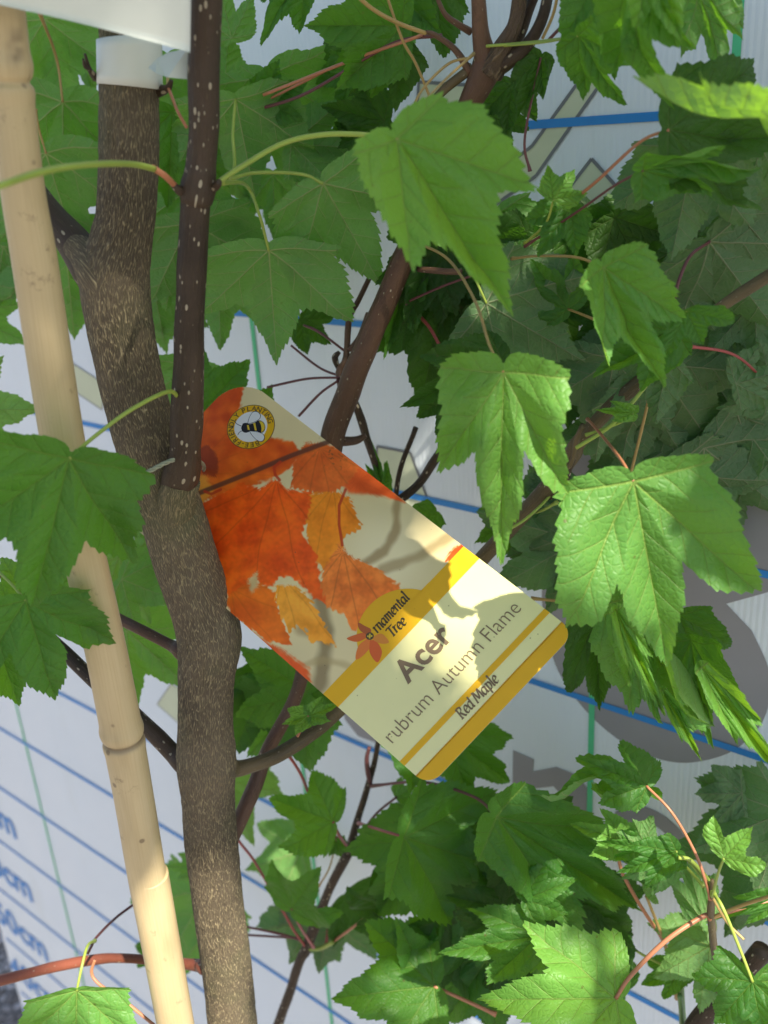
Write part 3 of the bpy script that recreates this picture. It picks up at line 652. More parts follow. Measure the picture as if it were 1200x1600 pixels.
# cane twig green shoot crossing at top left
# ---- right of trunk, under the label
HL(480, 1080, 372, 1010, .42, 0, wf=1.15, mat='m'); HL(470, 1085, 380, 1190, .43, 0, wf=1.0, mat='m'); HL(410, 1040, 470, 1180, .44, 0, wf=.9, mat='o')
HL(482, 1118, 440, 1132, .36, 0, wf=.8, mat='y', pet=[(474, 1135, .36), (465, 1150, .362)], petc='p', petr=1.8); HL(483, 1118, 528, 1100, .36, 0, wf=.7, mat='y')
HL(355, 1220, 400, 1330, .50, 0, wf=.9, under=True, mat='y'); HL(470, 1330, 380, 1360, .56, 0, wf=1.1, mat='m', under=True)
HL(315, 1352, 255, 1356, .50, 0, wf=.6, under=True); HL(320, 1400, 260, 1500, .55, 0, wf=1.1, under=True, mat='m'); HL(255, 1480, 212, 1512, .5, 0, wf=.8, mat='m')
HL(320, 1460, 265, 1530, .56, 0, under=True, mat='m'); HL(700, 1150, 798, 1224, .42, 0, wf=.75, mat='m'); HL(640, 1130, 720, 1222, .43, 0, wf=.8, mat='m')
# ---- sapling leaves, bottom centre
S = dict(parent=sap)
HL(520, 1284, 424, 1248, .42, 0, wf=1.05, mat='m', hero=True, pet=[(530, 1305, .43), (547, 1328, .46)], petc='r', petr=3, **S)
HL(456, 1420, 508, 1345, .43, 0, wf=1.0, mat='m', pet=[(470, 1450, .44), (490, 1480, .46)], petc='r', **S)
HL(515, 1432, 500, 1512, .48, 0, wf=1.3, under=True, mat='o', pet=[(512, 1455, .47), (510, 1475, .468)], petc='r', **S); HL(480, 1440, 452, 1508, .49, 0, wf=1.3, under=True, mat='o', **S)
HL(540, 1400, 580, 1455, .475, 0, wf=1.2, mat='o', **S); HL(592, 1418, 590, 1345, .43, 0, wf=.9, mat='o', pet=[(550, 1450, .45), (515, 1475, .468)], petc='p', petr=2.6, **S)
HL(525, 1312, 534, 1345, .45, 0, wf=.7, mat='m', pet=[(515, 1355, .45), (498, 1385, .46)], petc='o', petr=1.5, **S)
HL(632, 1308, 806, 1365, .385, 0, wf=.95, mat='m', hero=True, pet=[(605, 1300, .40), (560, 1286, .45)], petc='r', petr=2.6, seed=71, **S)
HL(620, 1245, 650, 1225, .44, 0, wf=1, under=True, pet=[(585, 1275, .45), (550, 1325, .46)], petc='d', **S)
HL(776, 1276, 1012, 1430, .35, .0, wf=.44, mat='m', hero=True, pet=[(740, 1245, .38), (660, 1222, .42), (580, 1228, .456)], petc='d', petr=3, seed=73, label='long dark leaf on an arching maroon stalk', **S)
HL(680, 1310, 580, 1440, .42, 0, wf=.9, mat='m', **S); HL(600, 1440, 575, 1480, .42, 0, mat='o', **S)
HL(678, 1541, 520, 1560, .36, 0, wf=1.15, mat='m', hero=True, pet=[(720, 1560, .355), (775, 1585, .35)], petc='p', petr=3, seed=75, bl_=1.2, **S)
HL(670, 1540, 612, 1420, .375, 0, wf=.9, mat='m', hero=True, **S)
HL(842, 1462, 692, 1488, .33, 0, wf=.62, mat='m', hero=True, pet=[(858, 1480, .33), (874, 1508, .335)], petc='p', petr=2.6, seed=76, **S)
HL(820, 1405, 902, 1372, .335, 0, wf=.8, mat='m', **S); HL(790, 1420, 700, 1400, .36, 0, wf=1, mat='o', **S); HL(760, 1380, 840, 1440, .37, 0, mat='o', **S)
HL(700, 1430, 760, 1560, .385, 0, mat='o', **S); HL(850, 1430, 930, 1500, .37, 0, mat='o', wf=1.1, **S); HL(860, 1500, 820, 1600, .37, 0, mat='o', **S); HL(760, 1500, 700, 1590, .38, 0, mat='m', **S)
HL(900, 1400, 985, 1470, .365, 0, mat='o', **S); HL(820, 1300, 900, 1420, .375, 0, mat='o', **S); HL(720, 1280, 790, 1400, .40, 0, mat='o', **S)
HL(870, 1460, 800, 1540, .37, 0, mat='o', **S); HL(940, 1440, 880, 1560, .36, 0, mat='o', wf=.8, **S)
HL(962, 1560, 742, 1562, .285, 0, wf=.82, mat='y', hero=True, pet=[(985, 1525, .288), (1040, 1470, .29), (1098, 1432, .295), (1110, 1434, .295)], petc='p', petr=4.2, seed=77, bl_=1.1, parent=cut, label='large bright leaf along the bottom edge on a thick pink stalk')
# ---- bottom right
K = dict(parent=cut)
HL(1010, 1228, 904, 1186, .31, 0, wf=.72, mat='m', hero=True, pet=[(1050, 1270, .30), (1085, 1330, .295), (1102, 1375, .29), (1110, 1405, .29)], petc='p', petr=2.6, seed=81, **K)
HL(1010, 1229, 842, 1222, .32, 0, wf=.5, mat='m', roll=65, **K)
HL(975, 1315, 895, 1288, .33, 0, wf=.7, mat='y', **K); HL(1010, 1325, 985, 1272, .32, 0, wf=.7, under=True, mat='m', pet=[(1060, 1345, .31), (1100, 1385, .295)], petc='g', **K); HL(1005, 1325, 930, 1315, .32, 0, wf=.5, mat='m', **K)
HL(1056, 1330, 958, 1366, .305, 0, wf=.55, mat='m', hero=True, pet=[(1080, 1350, .30), (1112, 1390, .29)], petc='g', petr=2.4, **K); HL(1050, 1342, 975, 1372, .325, 0, wf=.8, under=True, mat='m', **K)
HL(1225, 1270, 1075, 1330, .345, 0, wf=1.05, under=True, mat='o', hero=True, **K); HL(1215, 1330, 1125, 1475, .35, 0, wf=1.1, under=True, mat='o', hero=True, **K); HL(1160, 1240, 1085, 1240, .355, 0, under=True, mat='o', **K)
HL(1131, 1341, 1172, 1296, .275, 0, wf=1.25, mat='y', hero=True, sl=1.1, bl_=.6, pet=[(1122, 1365, .28), (1113, 1400, .288)], petc='g', petr=2.6, seed=83, **K)
HL(1110, 1478, 1018, 1530, .33, 0, wf=1.1, mat='y', under=True, hero=True, pet=[(1118, 1450, .32), (1112, 1425, .30)], petc='g', **K); HL(1060, 1515, 1000, 1540, .35, 0, wf=.8, mat='m', **K)
HL(985, 1480, 930, 1490, .35, 0, wf=.6, mat='m', roll=20, pet=[(1010, 1495, .35), (1060, 1520, .35)], petc='g', **K); HL(975, 1545, 935, 1500, .345, 0, wf=.9, mat='m', **K)
HL(1176, 1534, 1118, 1600, .27, 0, wf=1.15, mat='m', hero=True, pet=[(1155, 1480, .275), (1130, 1420, .28), (1115, 1395, .288)], petc='g', petr=3, seed=84, bl_=1.2, **K)
HL(1178, 1536, 1235, 1600, .275, 0, wf=1.1, mat='m', **K); HL(1100, 1440, 1075, 1350, .34, 0, wf=.5, mat='m', under=True, **K)
HL(1230, 1400, 1112, 1436, .30, 0, wf=.0001+.3, mat='m', pet=[(1112, 1434, .295)], petc='p', petr=2.4, **K)
HL(1110, 1490, 1100, 1560, .34, 0, wf=.7, mat='m', **K); HL(1010, 1400, 960, 1330, .34, 0, wf=.01+.3, mat='m', roll=60, pet=[(1040, 1480, .345), (1058, 1560, .35)], petc='o', petr=3, **K)
# ---- bottom left
HL(120, 1548, 118, 1652, .315, .0, wf=1.1, mat='y', hero=True, pet=[(128, 1510, .32), (137, 1478, .33), (148, 1470, .345)], petc='g', petr=2.6, seed=91)
HL(70, 1600, 100, 1700, .32, 0, mat='m')

def extra_stalk(parent, pts, c, r):
    return stem('leaf_stalk', parent, [(x, y, h, r*.84) for x, y, h in pts], PET[c], 8, 10*len(pts))
extra_stalk(tree, [(-60, 305, .22), (0, 290, .225), (60, 270, .24), (130, 258, .26), (200, 256, .28), (240, 264, .30)], 'g', 6)
extra_stalk(tree, [(238, 262, .30), (258, 275, .305), (276, 292, .312)], 'p', 6)
extra_stalk(tree, [(342, 284, .314), (375, 262, .318), (440, 225, .325), (500, 211, .33), (560, 210, .335), (600, 215, .34)], 'g', 5)
extra_stalk(tree, [(640, 315, .38), (652, 335, .375), (665, 350, .375), (690, 362, .37), (705, 385, .365)], 'g', 4.5)
extra_stalk(tree, [(137, 1490, .345), (143, 1478, .345), (150, 1465, .35), (180, 1435, .37), (213, 1410, .385)], 'd', 2.5)
extra_stalk(tree, [(148, 1500, .35), (143, 1520, .348), (155, 1538, .345), (195, 1565, .34), (245, 1605, .335)], 'p', 3)
extra_stalk(tree, [(665, 52, .385), (640, 62, .38), (560, 90, .40), (412, 148, .43)], 'p', 3); extra_stalk(tree, [(690, 55, .38), (610, 70, .39), (480, 145, .42), (400, 172, .44)], 'd', 3)
extra_stalk(tree, [(665, 52, .375), (620, 35, .37), (580, 12, .365), (545, -20, .36)], 'o', 4); extra_stalk(tree, [(675, 160, .384), (650, 100, .38), (628, 60, .375), (600, -20, .37)], 'o', 2.6)
extra_stalk(tree, [(735, 90, .372), (700, 100, .37), (660, 140, .36), (640, 180, .35)], 'o', 2.6); extra_stalk(tree, [(760, 72, .37), (830, 66, .36), (903, 57, .335)], 'g', 2.6)
extra_stalk(tree, [(855, 65, .36), (885, 35, .355), (930, 0, .35)], 'd', 3); extra_stalk(tree, [(848, 60, .36), (865, 20, .355), (875, -30, .35)], 'o', 3)
for a in ([(548, 556, .43), (500, 520, .44), (475, 508, .45)], [(540, 590, .43), (500, 575, .44), (455, 540, .45)], [(530, 590, .42), (480, 592, .43), (418, 605, .44)], [(528, 595, .42), (500, 615, .425), (467, 650, .43)], [(640, 470, .41), (690, 448, .40), (745, 428, .39)]):
    extra_stalk(tree, a, 'd', 2.4)
extra_stalk(tree, [(640, 480, .42), (670, 510, .41), (695, 555, .40)], 'r', 3.2)
extra_stalk(tree, [(1018, 590, .36), (1010, 640, .36), (985, 742, .365)], 'o', 3); extra_stalk(tree, [(1020, 590, .335), (960, 660, .335), (900, 700, .34)], 'g', 4)
extra_stalk(sap, [(478, 1480, .468), (460, 1455, .465), (440, 1420, .46), (400, 1350, .45), (372, 1312, .44)], 'r', 2.6)
extra_stalk(sap, [(472, 1470, .468), (440, 1460, .465), (375, 1446, .45)], 'd', 2.2); extra_stalk(sap, [(470, 1466, .468), (420, 1463, .465), (375, 1460, .45)], 'd', 2.2)
extra_stalk(sap, [(548, 1330, .462), (500, 1280, .45), (470, 1210, .43), (440, 1165, .42)], 'r', 3); extra_stalk(sap, [(560, 1335, .462), (590, 1335, .45), (612, 1338, .44)], 'd', 2.4); extra_stalk(sap, [(560, 1330, .462), (590, 1350, .44), (612, 1370, .42)], 'r', 2.8)
extra_stalk(sap, [(550, 1325, .462), (580, 1290, .45), (622, 1265, .44)], 'd', 2.2)
extra_stalk(sap, [(480, 1482, .468), (500, 1482, .466), (520, 1472, .46)], 'g', 4)
extra_stalk(cut, [(1112, 1434, .295), (1150, 1418, .29), (1210, 1398, .28)], 'o', 3.4); extra_stalk(cut, [(1113, 1400, .288), (1110, 1380, .29), (1080, 1345, .30), (1060, 1340, .30)], 'g', 4)
extra_stalk(cut, [(1112, 1400, .288), (1135, 1440, .285), (1162, 1468, .28)], 'o', 2.6); extra_stalk(cut, [(965, 1335, .335), (975, 1370, .34), (1010, 1430, .345), (1040, 1480, .348), (1060, 1560, .35)], 'p', 3.4)
extra_stalk(tree, [(862, 770, .365), (850, 785, .36), (820, 812, .35), (790, 830, .34)], 'g', 3); extra_stalk(tree, [(262, 135, .336), (270, 155, .33), (278, 175, .325), (292, 200, .325)], 'p', 3)

# filler foliage between the leaves one can trace
rf = random.Random(5)
def fill(x0, y0, x1, y1, n, hmin, hmax, parent=tree, mats='oom', sz=(90, 150), und=.6):
    for _ in range(n):
        x, y = rf.uniform(x0, x1), rf.uniform(y0, y1); h = rf.uniform(hmin, hmax); a = rf.gauss(0, .7); L = rf.uniform(*sz)
        h = min(h, hb(x, y)*.955)
        HL(x, y, x+L*math.sin(a), y+L*math.cos(a), h, rf.uniform(-.012, .005), parent=parent, mat=rf.choice(mats), under=rf.random() < und, roll=rf.uniform(-25, 25), wf=rf.uniform(.9, 1.15), wave=.7, seed=rf.randint(0, 10**6))
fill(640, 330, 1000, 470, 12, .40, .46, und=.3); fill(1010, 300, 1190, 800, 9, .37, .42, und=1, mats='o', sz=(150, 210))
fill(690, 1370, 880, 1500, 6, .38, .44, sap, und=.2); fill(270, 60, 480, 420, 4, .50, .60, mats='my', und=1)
fill(480, 0, 640, 130, 3, .44, .50, mats='om', und=.3)

# ------------------------------------------------------------------ bamboo cane
cp = [(-12, -90, .285), (4, 20, .287), (18, 150, .289), (36, 300, .291), (53, 400, .293), (76, 550, .296), (100, 700, .299), (128, 850, .302), (162, 1000, .305), (188, 1130, .307), (210, 1250, .309), (232, 1380, .311), (256, 1500, .313), (278, 1620, .315)]
cr = [36, 35, 34, 34, 35, 34.5, 33.5, 32.5, 31.5, 32, 30.5, 29.5, 28.5, 28]
W = np.array([ph(*a) for a in cp]); R = np.array([r/F*((w_-CAM)@fwd) for r, w_ in zip(cr, W)])
dlast = W[-1]-W[-2]; dlast /= np.linalg.norm(dlast); W = np.vstack([W, W[-1]+dlast*((W[-1][2]+.05)/-dlast[2])]); R = np.append(R, R[-1])
cane = thing('bamboo_cane', 'straight pale yellow bamboo cane standing left of the ridged trunk', 'cane', (float(W[-1][0]), float(W[-1][1]), 0))
q = catmull(np.c_[W, R], 700)
s_all = np.r_[0, np.cumsum(np.linalg.norm(np.diff(q[:, :3], axis=0), axis=1))]
def s_at(py):
    w_ = np.array([np.linalg.norm(q[i, :3]-W[0]) for i in range(len(q))])
    tgt = [i for i in range(len(q))]
    best = min(tgt, key=lambda i: abs(((800-F*((q[i, :3]-CAM)@up)/((q[i, :3]-CAM)@fwd))-py)))
    return s_all[best]
node_s = [s_at(1140), s_at(100), s_all[-1]-.45, s_all[-1]-.15]
def cane_ripple(s, th, r):
    o = .015*r*vnoise(np.stack([s*14, np.cos(th), np.sin(th)], -1), 3)
    for ns_ in node_s:
        d = s-ns_
        o = o+.00060*np.exp(-(d/.0026)**2)-.0009*np.exp(-((d-.0042)/.0009)**2)+.00035*np.exp(-((d-.0070)/.0022)**2)
    return o
v, f, uv = tube(q[:, :3]-off(cane), q[:, 3], 40, True, cane_ripple)
me = mkmesh('culm', v, f, uv, [CANE])
at = me.attributes.new('scar', 'FLOAT', 'POINT'); sc_v = np.repeat(s_all, 40)
th_v = np.tile(np.arange(40)/40*2*math.pi, len(s_all))
val = np.exp(-((sc_v-node_s[0]-.0045)/.0011)**2)*.9+np.exp(-((sc_v-node_s[2]-.0045)/.0013)**2)
pv = v+off(cane)-CAM; pxv = 600+F*(pv@rt)/(pv@fwd); pyv = 800-F*(pv@up)/(pv@fwd)
val += np.exp(-(((pxv-24)/12)**2+((pyv-72)/30)**2))*1.1*(.6+.6*vnoise(v*600, 2))*(pv@fwd < .29)
at.data.foreach_set('value', np.clip(val, 0, 1).astype(np.float32))
link('culm', me, cane)

# ------------------------------------------------------------------ twine
ROPE = simple('grey_green_twine', (.30, .31, .22), .8, .3, 900, .2, .5)
def twine_path(cx, cy, r, z, n=60, a0=0, a1=2*math.pi): return [(cx+r*math.cos(a), cy+r*math.sin(a), z) for a in np.linspace(a0, a1, n)]
pa, pb = ph(190, 752, .318), ph(262, 722, .322)
pts = [ph(176, 758, .325), pa, ph(225, 740, .317), pb, ph(296, 712, .335), ph(318, 735, .375), ph(270, 765, .39), ph(205, 752, .36), ph(176, 758, .325)]
cc = catmull(pts, 120); tw = []
T = np.gradient(cc, axis=0); T /= np.linalg.norm(T, axis=1)[:, None]; Nn = np.cross(T, [0, 0, 1.0]); Nn /= np.linalg.norm(Nn, axis=1)[:, None]; Bn = np.cross(T, Nn)
vv, ff, uu = [], [], []
for k in range(3):
    a = np.linspace(0, 60, 120)*1.0+k*2.094; p_ = cc+.00045*(np.cos(a)[:, None]*Nn+np.sin(a)[:, None]*Bn)
    v, f, uv = tube(p_, .00045, 6); ff += [[i+len(vv)*1 for i in fc] for fc in f] if False else [[i+sum(len(z) for z in vv) for i in fc] for fc in f]; vv.append(v); uu += uv
o = link('tying_twine', mkmesh('tying_twine', np.vstack(vv)-cc[0], ff, uu, [ROPE]), None, Matrix.Translation(Vector(cc[0])))
tag(o, 'loop of thin grey green twine tied round the trunk just below the fork', 'twine')

# ------------------------------------------------------------------ white loop tag at the top
WP = simple('white_vinyl', (.66, .69, .63), .36, .13, 38, .45, .25)
wt = ph(200, 90, .34)
lt = thing('loop_tag', 'white plastic loop tag wrapped round the top of the ridged trunk', 'tag', tuple(float(a) for a in wt))
# band round the trunk
tq = [ph(201, y, .340) for y in (62, 122)]
def ring_band(py0, py1, rpx, parent, n=64, rows=6, thick=.0004):
    p0, p1 = ph(202, py0, .340), ph(202, py1, .340); r0 = rpx/F*((p0-CAM)@fwd)
    v = []; f = []
    for sidx in (0, 1):
        for i in range(rows):
            t = i/(rows-1); c = p0*(1-t)+p1*t
            for j in range(n):
                a = 2*math.pi*j/n; rr = r0*(1+.02*math.sin(2*a+1))+sidx*thick
                # lower edge dips to the right
                dz = -.003*t*(math.cos(a)*.5+.5)
                v.append((c[0]+rr*math.cos(a), c[1]+rr*math.sin(a), c[2]+dz))
    o_ = rows*n
    for i in range(rows-1):
        for j in range(n):
            j2 = (j+1) % n; a, b_, c, d = i*n+j, i*n+j2, (i+1)*n+j2, (i+1)*n+j
            f.append((a, b_, c, d)); f.append((a+o_, d+o_, c+o_, b_+o_))
    for j in range(n):
        j2 = (j+1) % n; f.append((j, j+o_, j2+o_, j2)); k = (rows-1)*n; f.append((k+j, k+j2, k+j2+o_, k+j+o_))
    return link('band', mkmesh('band', np.array(v)-off(parent), f, None, [WP]), parent)
ring_band(60, 128, 47.5, lt)
def sheet(name, px, parent, mat, nu=24, nv=10, bend=.004, thick=.0005):
    """px: four corners (x,y,h) as a curved sheet with thickness"""
    c = [ph(*p) for p in px]; v = []
    nrm = np.cross(c[1]-c[0], c[3]-c[0]); nrm /= np.linalg.norm(nrm)
    for s_ in (0, 1):
        for i in range(nv+1):
            for j in range(nu+1):
                a, b_ = j/nu, i/nv; p = (c[0]*(1-a)+c[1]*a)*(1-b_)+(c[3]*(1-a)+c[2]*a)*b_
                v.append(p+nrm*(bend*math.sin(math.pi*a)+s_*thick))
    W_ = nu+1; o_ = W_*(nv+1); f = []
    for i in range(nv):
        for j in range(nu):
            a = i*W_+j; f.append((a, a+1, a+W_+1, a+W_)); f.append((a+o_, a+W_+o_, a+W_+1+o_, a+1+o_))
    rim = [j for j in range(W_)]+[i*W_+nu for i in range(1, nv+1)]+[nv*W_+j for j in range(nu-1, -1, -1)]+[i*W_ for i in range(nv-1, 0, -1)]
    for a, b_ in zip(rim, rim[1:]+rim[:1]): f.append((a, b_, b_+o_, a+o_))
    me_ = mkmesh(name, np.array(v)-off(parent), f, None, [mat]); 
    return link(name, me_, parent)
sheet('tag_end', [(-60, -120, .262), (300, -120, .285), (297, 82, .290), (-60, -5, .265)], lt, WP, 30, 12, .004)
# tongue: curled pointed flap right of the band
def flap(name, pxs, h, parent, thick=.0004):
    c = [ph(x, y, h+.004*math.sin(i*.8)) for i, (x, y) in enumerate(pxs)]; n = len(c); nrm = (CAM-c[0]); nrm /= np.linalg.norm(nrm)
    v = [p for p in c]+[p-nrm*thick for p in c]
    f = [list(range(n))[::-1], [n+i for i in range(n)]]+[[i, (i+1) % n, (i+1) % n+n, i+n] for i in range(n)]
    return link(name, mkmesh(name, np.array(v)-off(parent), f, None, [WP], False), parent)
flap('tongue', [(231, 106), (245, 92), (262, 82), (293, 76), (296, 124), (262, 121), (243, 114)], .312, lt)

# ------------------------------------------------------------------ plant label
TL, TR, BR, BL = (175, 793), (375, 585), (899, 988), (670, 1230)
ZB = .345
zz = np.linalg.solve(np.c_[ray(*TR), -ray(*TL), -ray(*BR)], -ZB*ray(*BL))
p_tr, p_tl, p_br, p_bl = CAM+zz[0]*ray(*TR), CAM+zz[1]*ray(*TL), CAM+zz[2]*ray(*BR), CAM+ZB*ray(*BL)
ex = p_br-p_bl; WL = np.linalg.norm(ex); ex /= WL
ey = p_tl-p_bl; SHK = ey@ex; ey = ey-ex*SHK; HLn = np.linalg.norm(ey); ey /= HLn; SHK /= HLn
ez = np.cross(ex, ey)
LO = p_bl                                                            # origin: lower left corner
def lab(x, y):
    d = ray(x, y); t = ((LO-CAM)@ez)/(d@ez); q_ = CAM+d*t-LO; return np.array([q_@ex-SHK*(q_@ey), q_@ey])
print('label', WL, HLn, SHK, zz)
label = thing('plant_label', 'glossy plant label printed with orange maple leaves, hanging tilted behind the trunk', 'label', tuple(float(a) for a in LO))
ML = Matrix(((ex[0], ey[0], ez[0], 0), (ex[1], ey[1], ez[1], 0), (ex[2], ey[2], ez[2], 0), (0, 0, 0, 1)))
label.rotation_euler = ML.to_euler()
def print_mat(name, col, var=.05, rough=.33):
    b = NB(name); ob = b.obj(); n = b.noise(ob, 60, 3)
    c = b.mix(n, tuple(x*(1-var) for x in col), tuple(min(1, x*(1+var)) for x in col))
    d = b.ss(b.vor(ob, 260), .05, .09, 1, 0); d = b.math('MULTIPLY', d, b.ss(b.noise(ob, 130, 2), .52, .6)); c = b.mix(b.math('MULTIPLY', d, .55), c, (.12, .09, .04))
    m_ = b.done(c, b.ss(n, .3, .7, rough-.05, rough+.1), b.bump(b.noise(ob, 160, 3), .05, .0004), .3)
    tr = b.new('ShaderNodeBsdfTranslucent'); b.lk(c, tr.inputs[0]); ms = b.new('ShaderNodeMixShader'); ms.inputs[0].default_value = .22
    b.lk(b.b.outputs[0], ms.inputs[1]); b.lk(tr.outputs[0], ms.inputs[2]); b.lk(ms.outputs[0], b.out.inputs[0])
    return m_
CREAM = print_mat('cream_print', (.80, .76, .38)); GOLD = print_mat('gold_print', (.74, .42, .012)); INK = print_mat('taupe_ink', (.22, .155, .09)); INK2 = print_mat('dark_ink', (.09, .065, .03))
WHT = print_mat('white_print', (.72, .74, .74)); BLK = print_mat('black_print', (.02, .02, .025)); YEL = print_mat('yellow_print', (.72, .52, .04)); EDGE = simple('label_edge', (.8, .8, .74), .4, .03)
HLf = HLn
def rrect(w_, h_, r0, r1, n=10):       # bottom corners r0, top corners r1
    pts = []
    for cx, cy, r, a0 in ((r0, r0, r0, 180), (w_-r0, r0, r0, 270), (w_-r1, h_-r1, r1, 0), (r1, h_-r1, r1, 90)):
        for i in range(n+1):
            a = math.radians(a0+90*i/n); pts.append((cx+r*math.cos(a), cy+r*math.sin(a)))
    return pts
RT = WL*.19
card = rrect(WL, HLf, .0062, RT, 14); n = len(card)
v = [(x, y, 0) for x, y in card]+[(x, y, -.00045) for x, y in card]
f = [list(range(n)), [n+i for i in range(n)][::-1]]+[[i, i+n, (i+1) % n+n, (i+1) % n] for i in range(n)]
link('card', mkmesh('card', v, f, None, [CREAM, EDGE], False, [0, 0]+[1]*n), label)
def inside_card(X, Y):
    d = np.ones_like(X, bool)&(X >= 0)&(X <= WL)&(Y >= 0)&(Y <= HLf)
    for cx, cy, r, sx, sy in ((.0062, .0062, .0062, -1, -1), (WL-.0062, .0062, .0062, 1, -1), (WL-RT, HLf-RT, RT, 1, 1), (RT, HLf-RT, RT, -1, 1)):
        corner = ((X-cx)*sx > 0)&((Y-cy)*sy > 0); d &= ~(corner&(np.hypot(X-cx, Y-cy) > r))
    return d
y_band_t = (lab(714, 849)[1]+lab(519, 1085)[1])/2; y_band_b = (lab(742, 868)[1]+lab(538, 1107)[1])/2
y_th = (lab(848, 953)[1]+lab(628, 1187)[1])/2; y_tl = (lab(856, 960)[1]+lab(636, 1193)[1])/2; y_bt = .0056
# printed photograph: a fine mesh coloured point by point
s0 = .00030; nx = int(WL/s0)+1; ny = int((HLf-y_band_t)/s0)+1
gx = np.linspace(0, WL, nx); gy = np.linspace(y_band_t-.0006, HLf, ny); X, Y = np.meshgrid(gx, gy)
Q = (LO[None, None]+(X+SHK*Y)[..., None]*ex+Y[..., None]*ey)-CAM
PX = 600+F*(Q@rt)/(Q@fwd); PY = 800-F*(Q@up)/(Q@fwd)      # where the print motif was measured
nz = lambda s, sd: vnoise(np.stack([X/s, Y/s, 0*X+sd*3.1], -1), sd)
n_s, n_m, n_b = nz(.0011, 1), nz(.004, 2), nz(.014, 3)
def mixc(c, col, a): return c*(1-a[..., None])+np.array(col)*a[..., None]
def sdpoly(poly, x, y):
    p = np.array(poly, float); d = np.full(x.shape, 1e9); ins = np.zeros(x.shape, bool); k = len(p)
    for i in range(k):
        a, b_ = p[i], p[(i+1) % k]; e = b_-a; wx, wy = x-a[0], y-a[1]
        t = np.clip((wx*e[0]+wy*e[1])/(e@e), 0, 1); d = np.minimum(d, np.hypot(wx-e[0]*t, wy-e[1]*t))
        c1 = (a[1] > y) != (b_[1] > y)
        with np.errstate(divide='ignore', invalid='ignore'): xi = a[0]+(y-a[1])*(b_[0]-a[0])/(b_[1]-a[1]) if b_[1] != a[1] else x+1
        ins ^= c1&(x < xi)
    return np.where(ins, -d, d)
def sm(d, lo, hi): t = np.clip((d-lo)/(hi-lo), 0, 1); return 1-t*t*(3-2*t)
def sdline(pts, x, y):
    d = np.full(x.shape, 1e9); p = np.array(pts, float)
    for a, b_ in zip(p[:-1], p[1:]):
        e = b_-a; t = np.clip(((x-a[0])*e[0]+(y-a[1])*e[1])/(e@e), 0, 1); d = np.minimum(d, np.hypot(x-a[0]-e[0]*t, y-a[1]-e[1]*t))
    return d
col = np.ones(X.shape+(3,))*np.array([.72, .68, .50]); col *= (1+.10*n_b[..., None])
col = mixc(col, (.86, .84, .72), sm(np.hypot(PX-600, PY-870), 20, 90)*.6)
col = mixc(col, (.62, .38, .22), sm(np.hypot((PX-570)/1.4, PY-745), 5, 45)*.45)
for ln, wd, cl, al in (([(610, 700), (622, 770), (618, 830), (600, 862), (570, 880)], 7, (.30, .21, .10), .75), ([(705, 838), (650, 870), (598, 890)], 8, (.34, .26, .14), .7), ([(500, 930), (510, 985), (505, 1040), (498, 1075)], 12, (.22, .16, .08), .8),
                       ([(470, 985), (510, 1000)], 9, (.3, .2, .1), .6), ([(440, 700), (380, 715)], 10, (.6, .5, .3), .5), ([(455, 1045), (505, 1030), (560, 1045)], 6, (.45, .38, .22), .6)):
    col = mixc(col, cl, sm(sdline(ln, PX, PY)+n_m*3, wd*.3, wd*1.6)*al)
def pleaf(poly, c1, c2, ctr, blur=2.0, vein=.5, ser=3.0, seed=1):
    global col
    ang = np.arctan2(PY-ctr[1], PX-ctr[0]); rr = np.hypot(PX-ctr[0], PY-ctr[1])
    teeth = ser*(np.abs(((ang*9+rr*.02) % 1)-.5)*2-.5)+ser*.6*n_s
    d = sdpoly(poly, PX, PY)+teeth*(1 if blur < 6 else .3)
    a = sm(d, -blur, blur); g_ = np.clip(.5+.5*n_b+.35*n_m, 0, 1)
    c = np.array(c1)*(1-g_[..., None])+np.array(c2)*g_[..., None]
    vn = np.abs(((ang*2.2+n_b*.2+seed) % 1)-.5)*2; wv = 1.0/np.maximum(rr*.09, 1)
    c = c*(1-vein*.28*np.exp(-((1-vn)/wv*2.2)**2))[..., None]
    sec = np.abs(((rr*.075+vn*1.3) % 1)-.5)*2; c = c*(1+.07*vein*(sec-.5))[..., None]; c = c*(1+.12*n_s*vein+.16*n_m)[..., None]
    col = col*(1-a[..., None])+c*a[..., None]
pleaf([(100, 500), (385, 588), (378, 625), (372, 660), (425, 684), (458, 690), (474, 712), (440, 742), (380, 764), (100, 850)], (.66, .11, .02), (.78, .27, .04), (300, 740), 2.5, .35, 3)
pleaf([(300, 705), (326, 695), (342, 720), (338, 745), (318, 742)], (.30, .05, .02), (.40, .08, .02), (325, 720), 2, .2)
pleaf([(300, 735), (322, 745), (335, 770), (310, 790), (295, 770)], (.8, .42, .05), (.85, .5, .1), (310, 760), 3, .2)
pleaf([(525, 742), (560, 722), (600, 752), (632, 785), (600, 776), (575, 772), (545, 770)], (.74, .13, .02), (.72, .17, .05), (560, 750), 4, .2, 2)
pleaf([(455, 762), (458, 722), (478, 692), (512, 695), (545, 705), (566, 728), (545, 752), (520, 772), (490, 770)], (.72, .17, .04), (.74, .25, .07), (500, 700), 1.5, .7, 4, 2)
pleaf([(478, 772), (520, 768), (546, 776), (566, 825), (540, 838), (530, 868), (508, 892), (485, 868), (478, 822)], (.85, .34, .02), (.88, .45, .05), (520, 762), 1.2, .6, 4, 3)
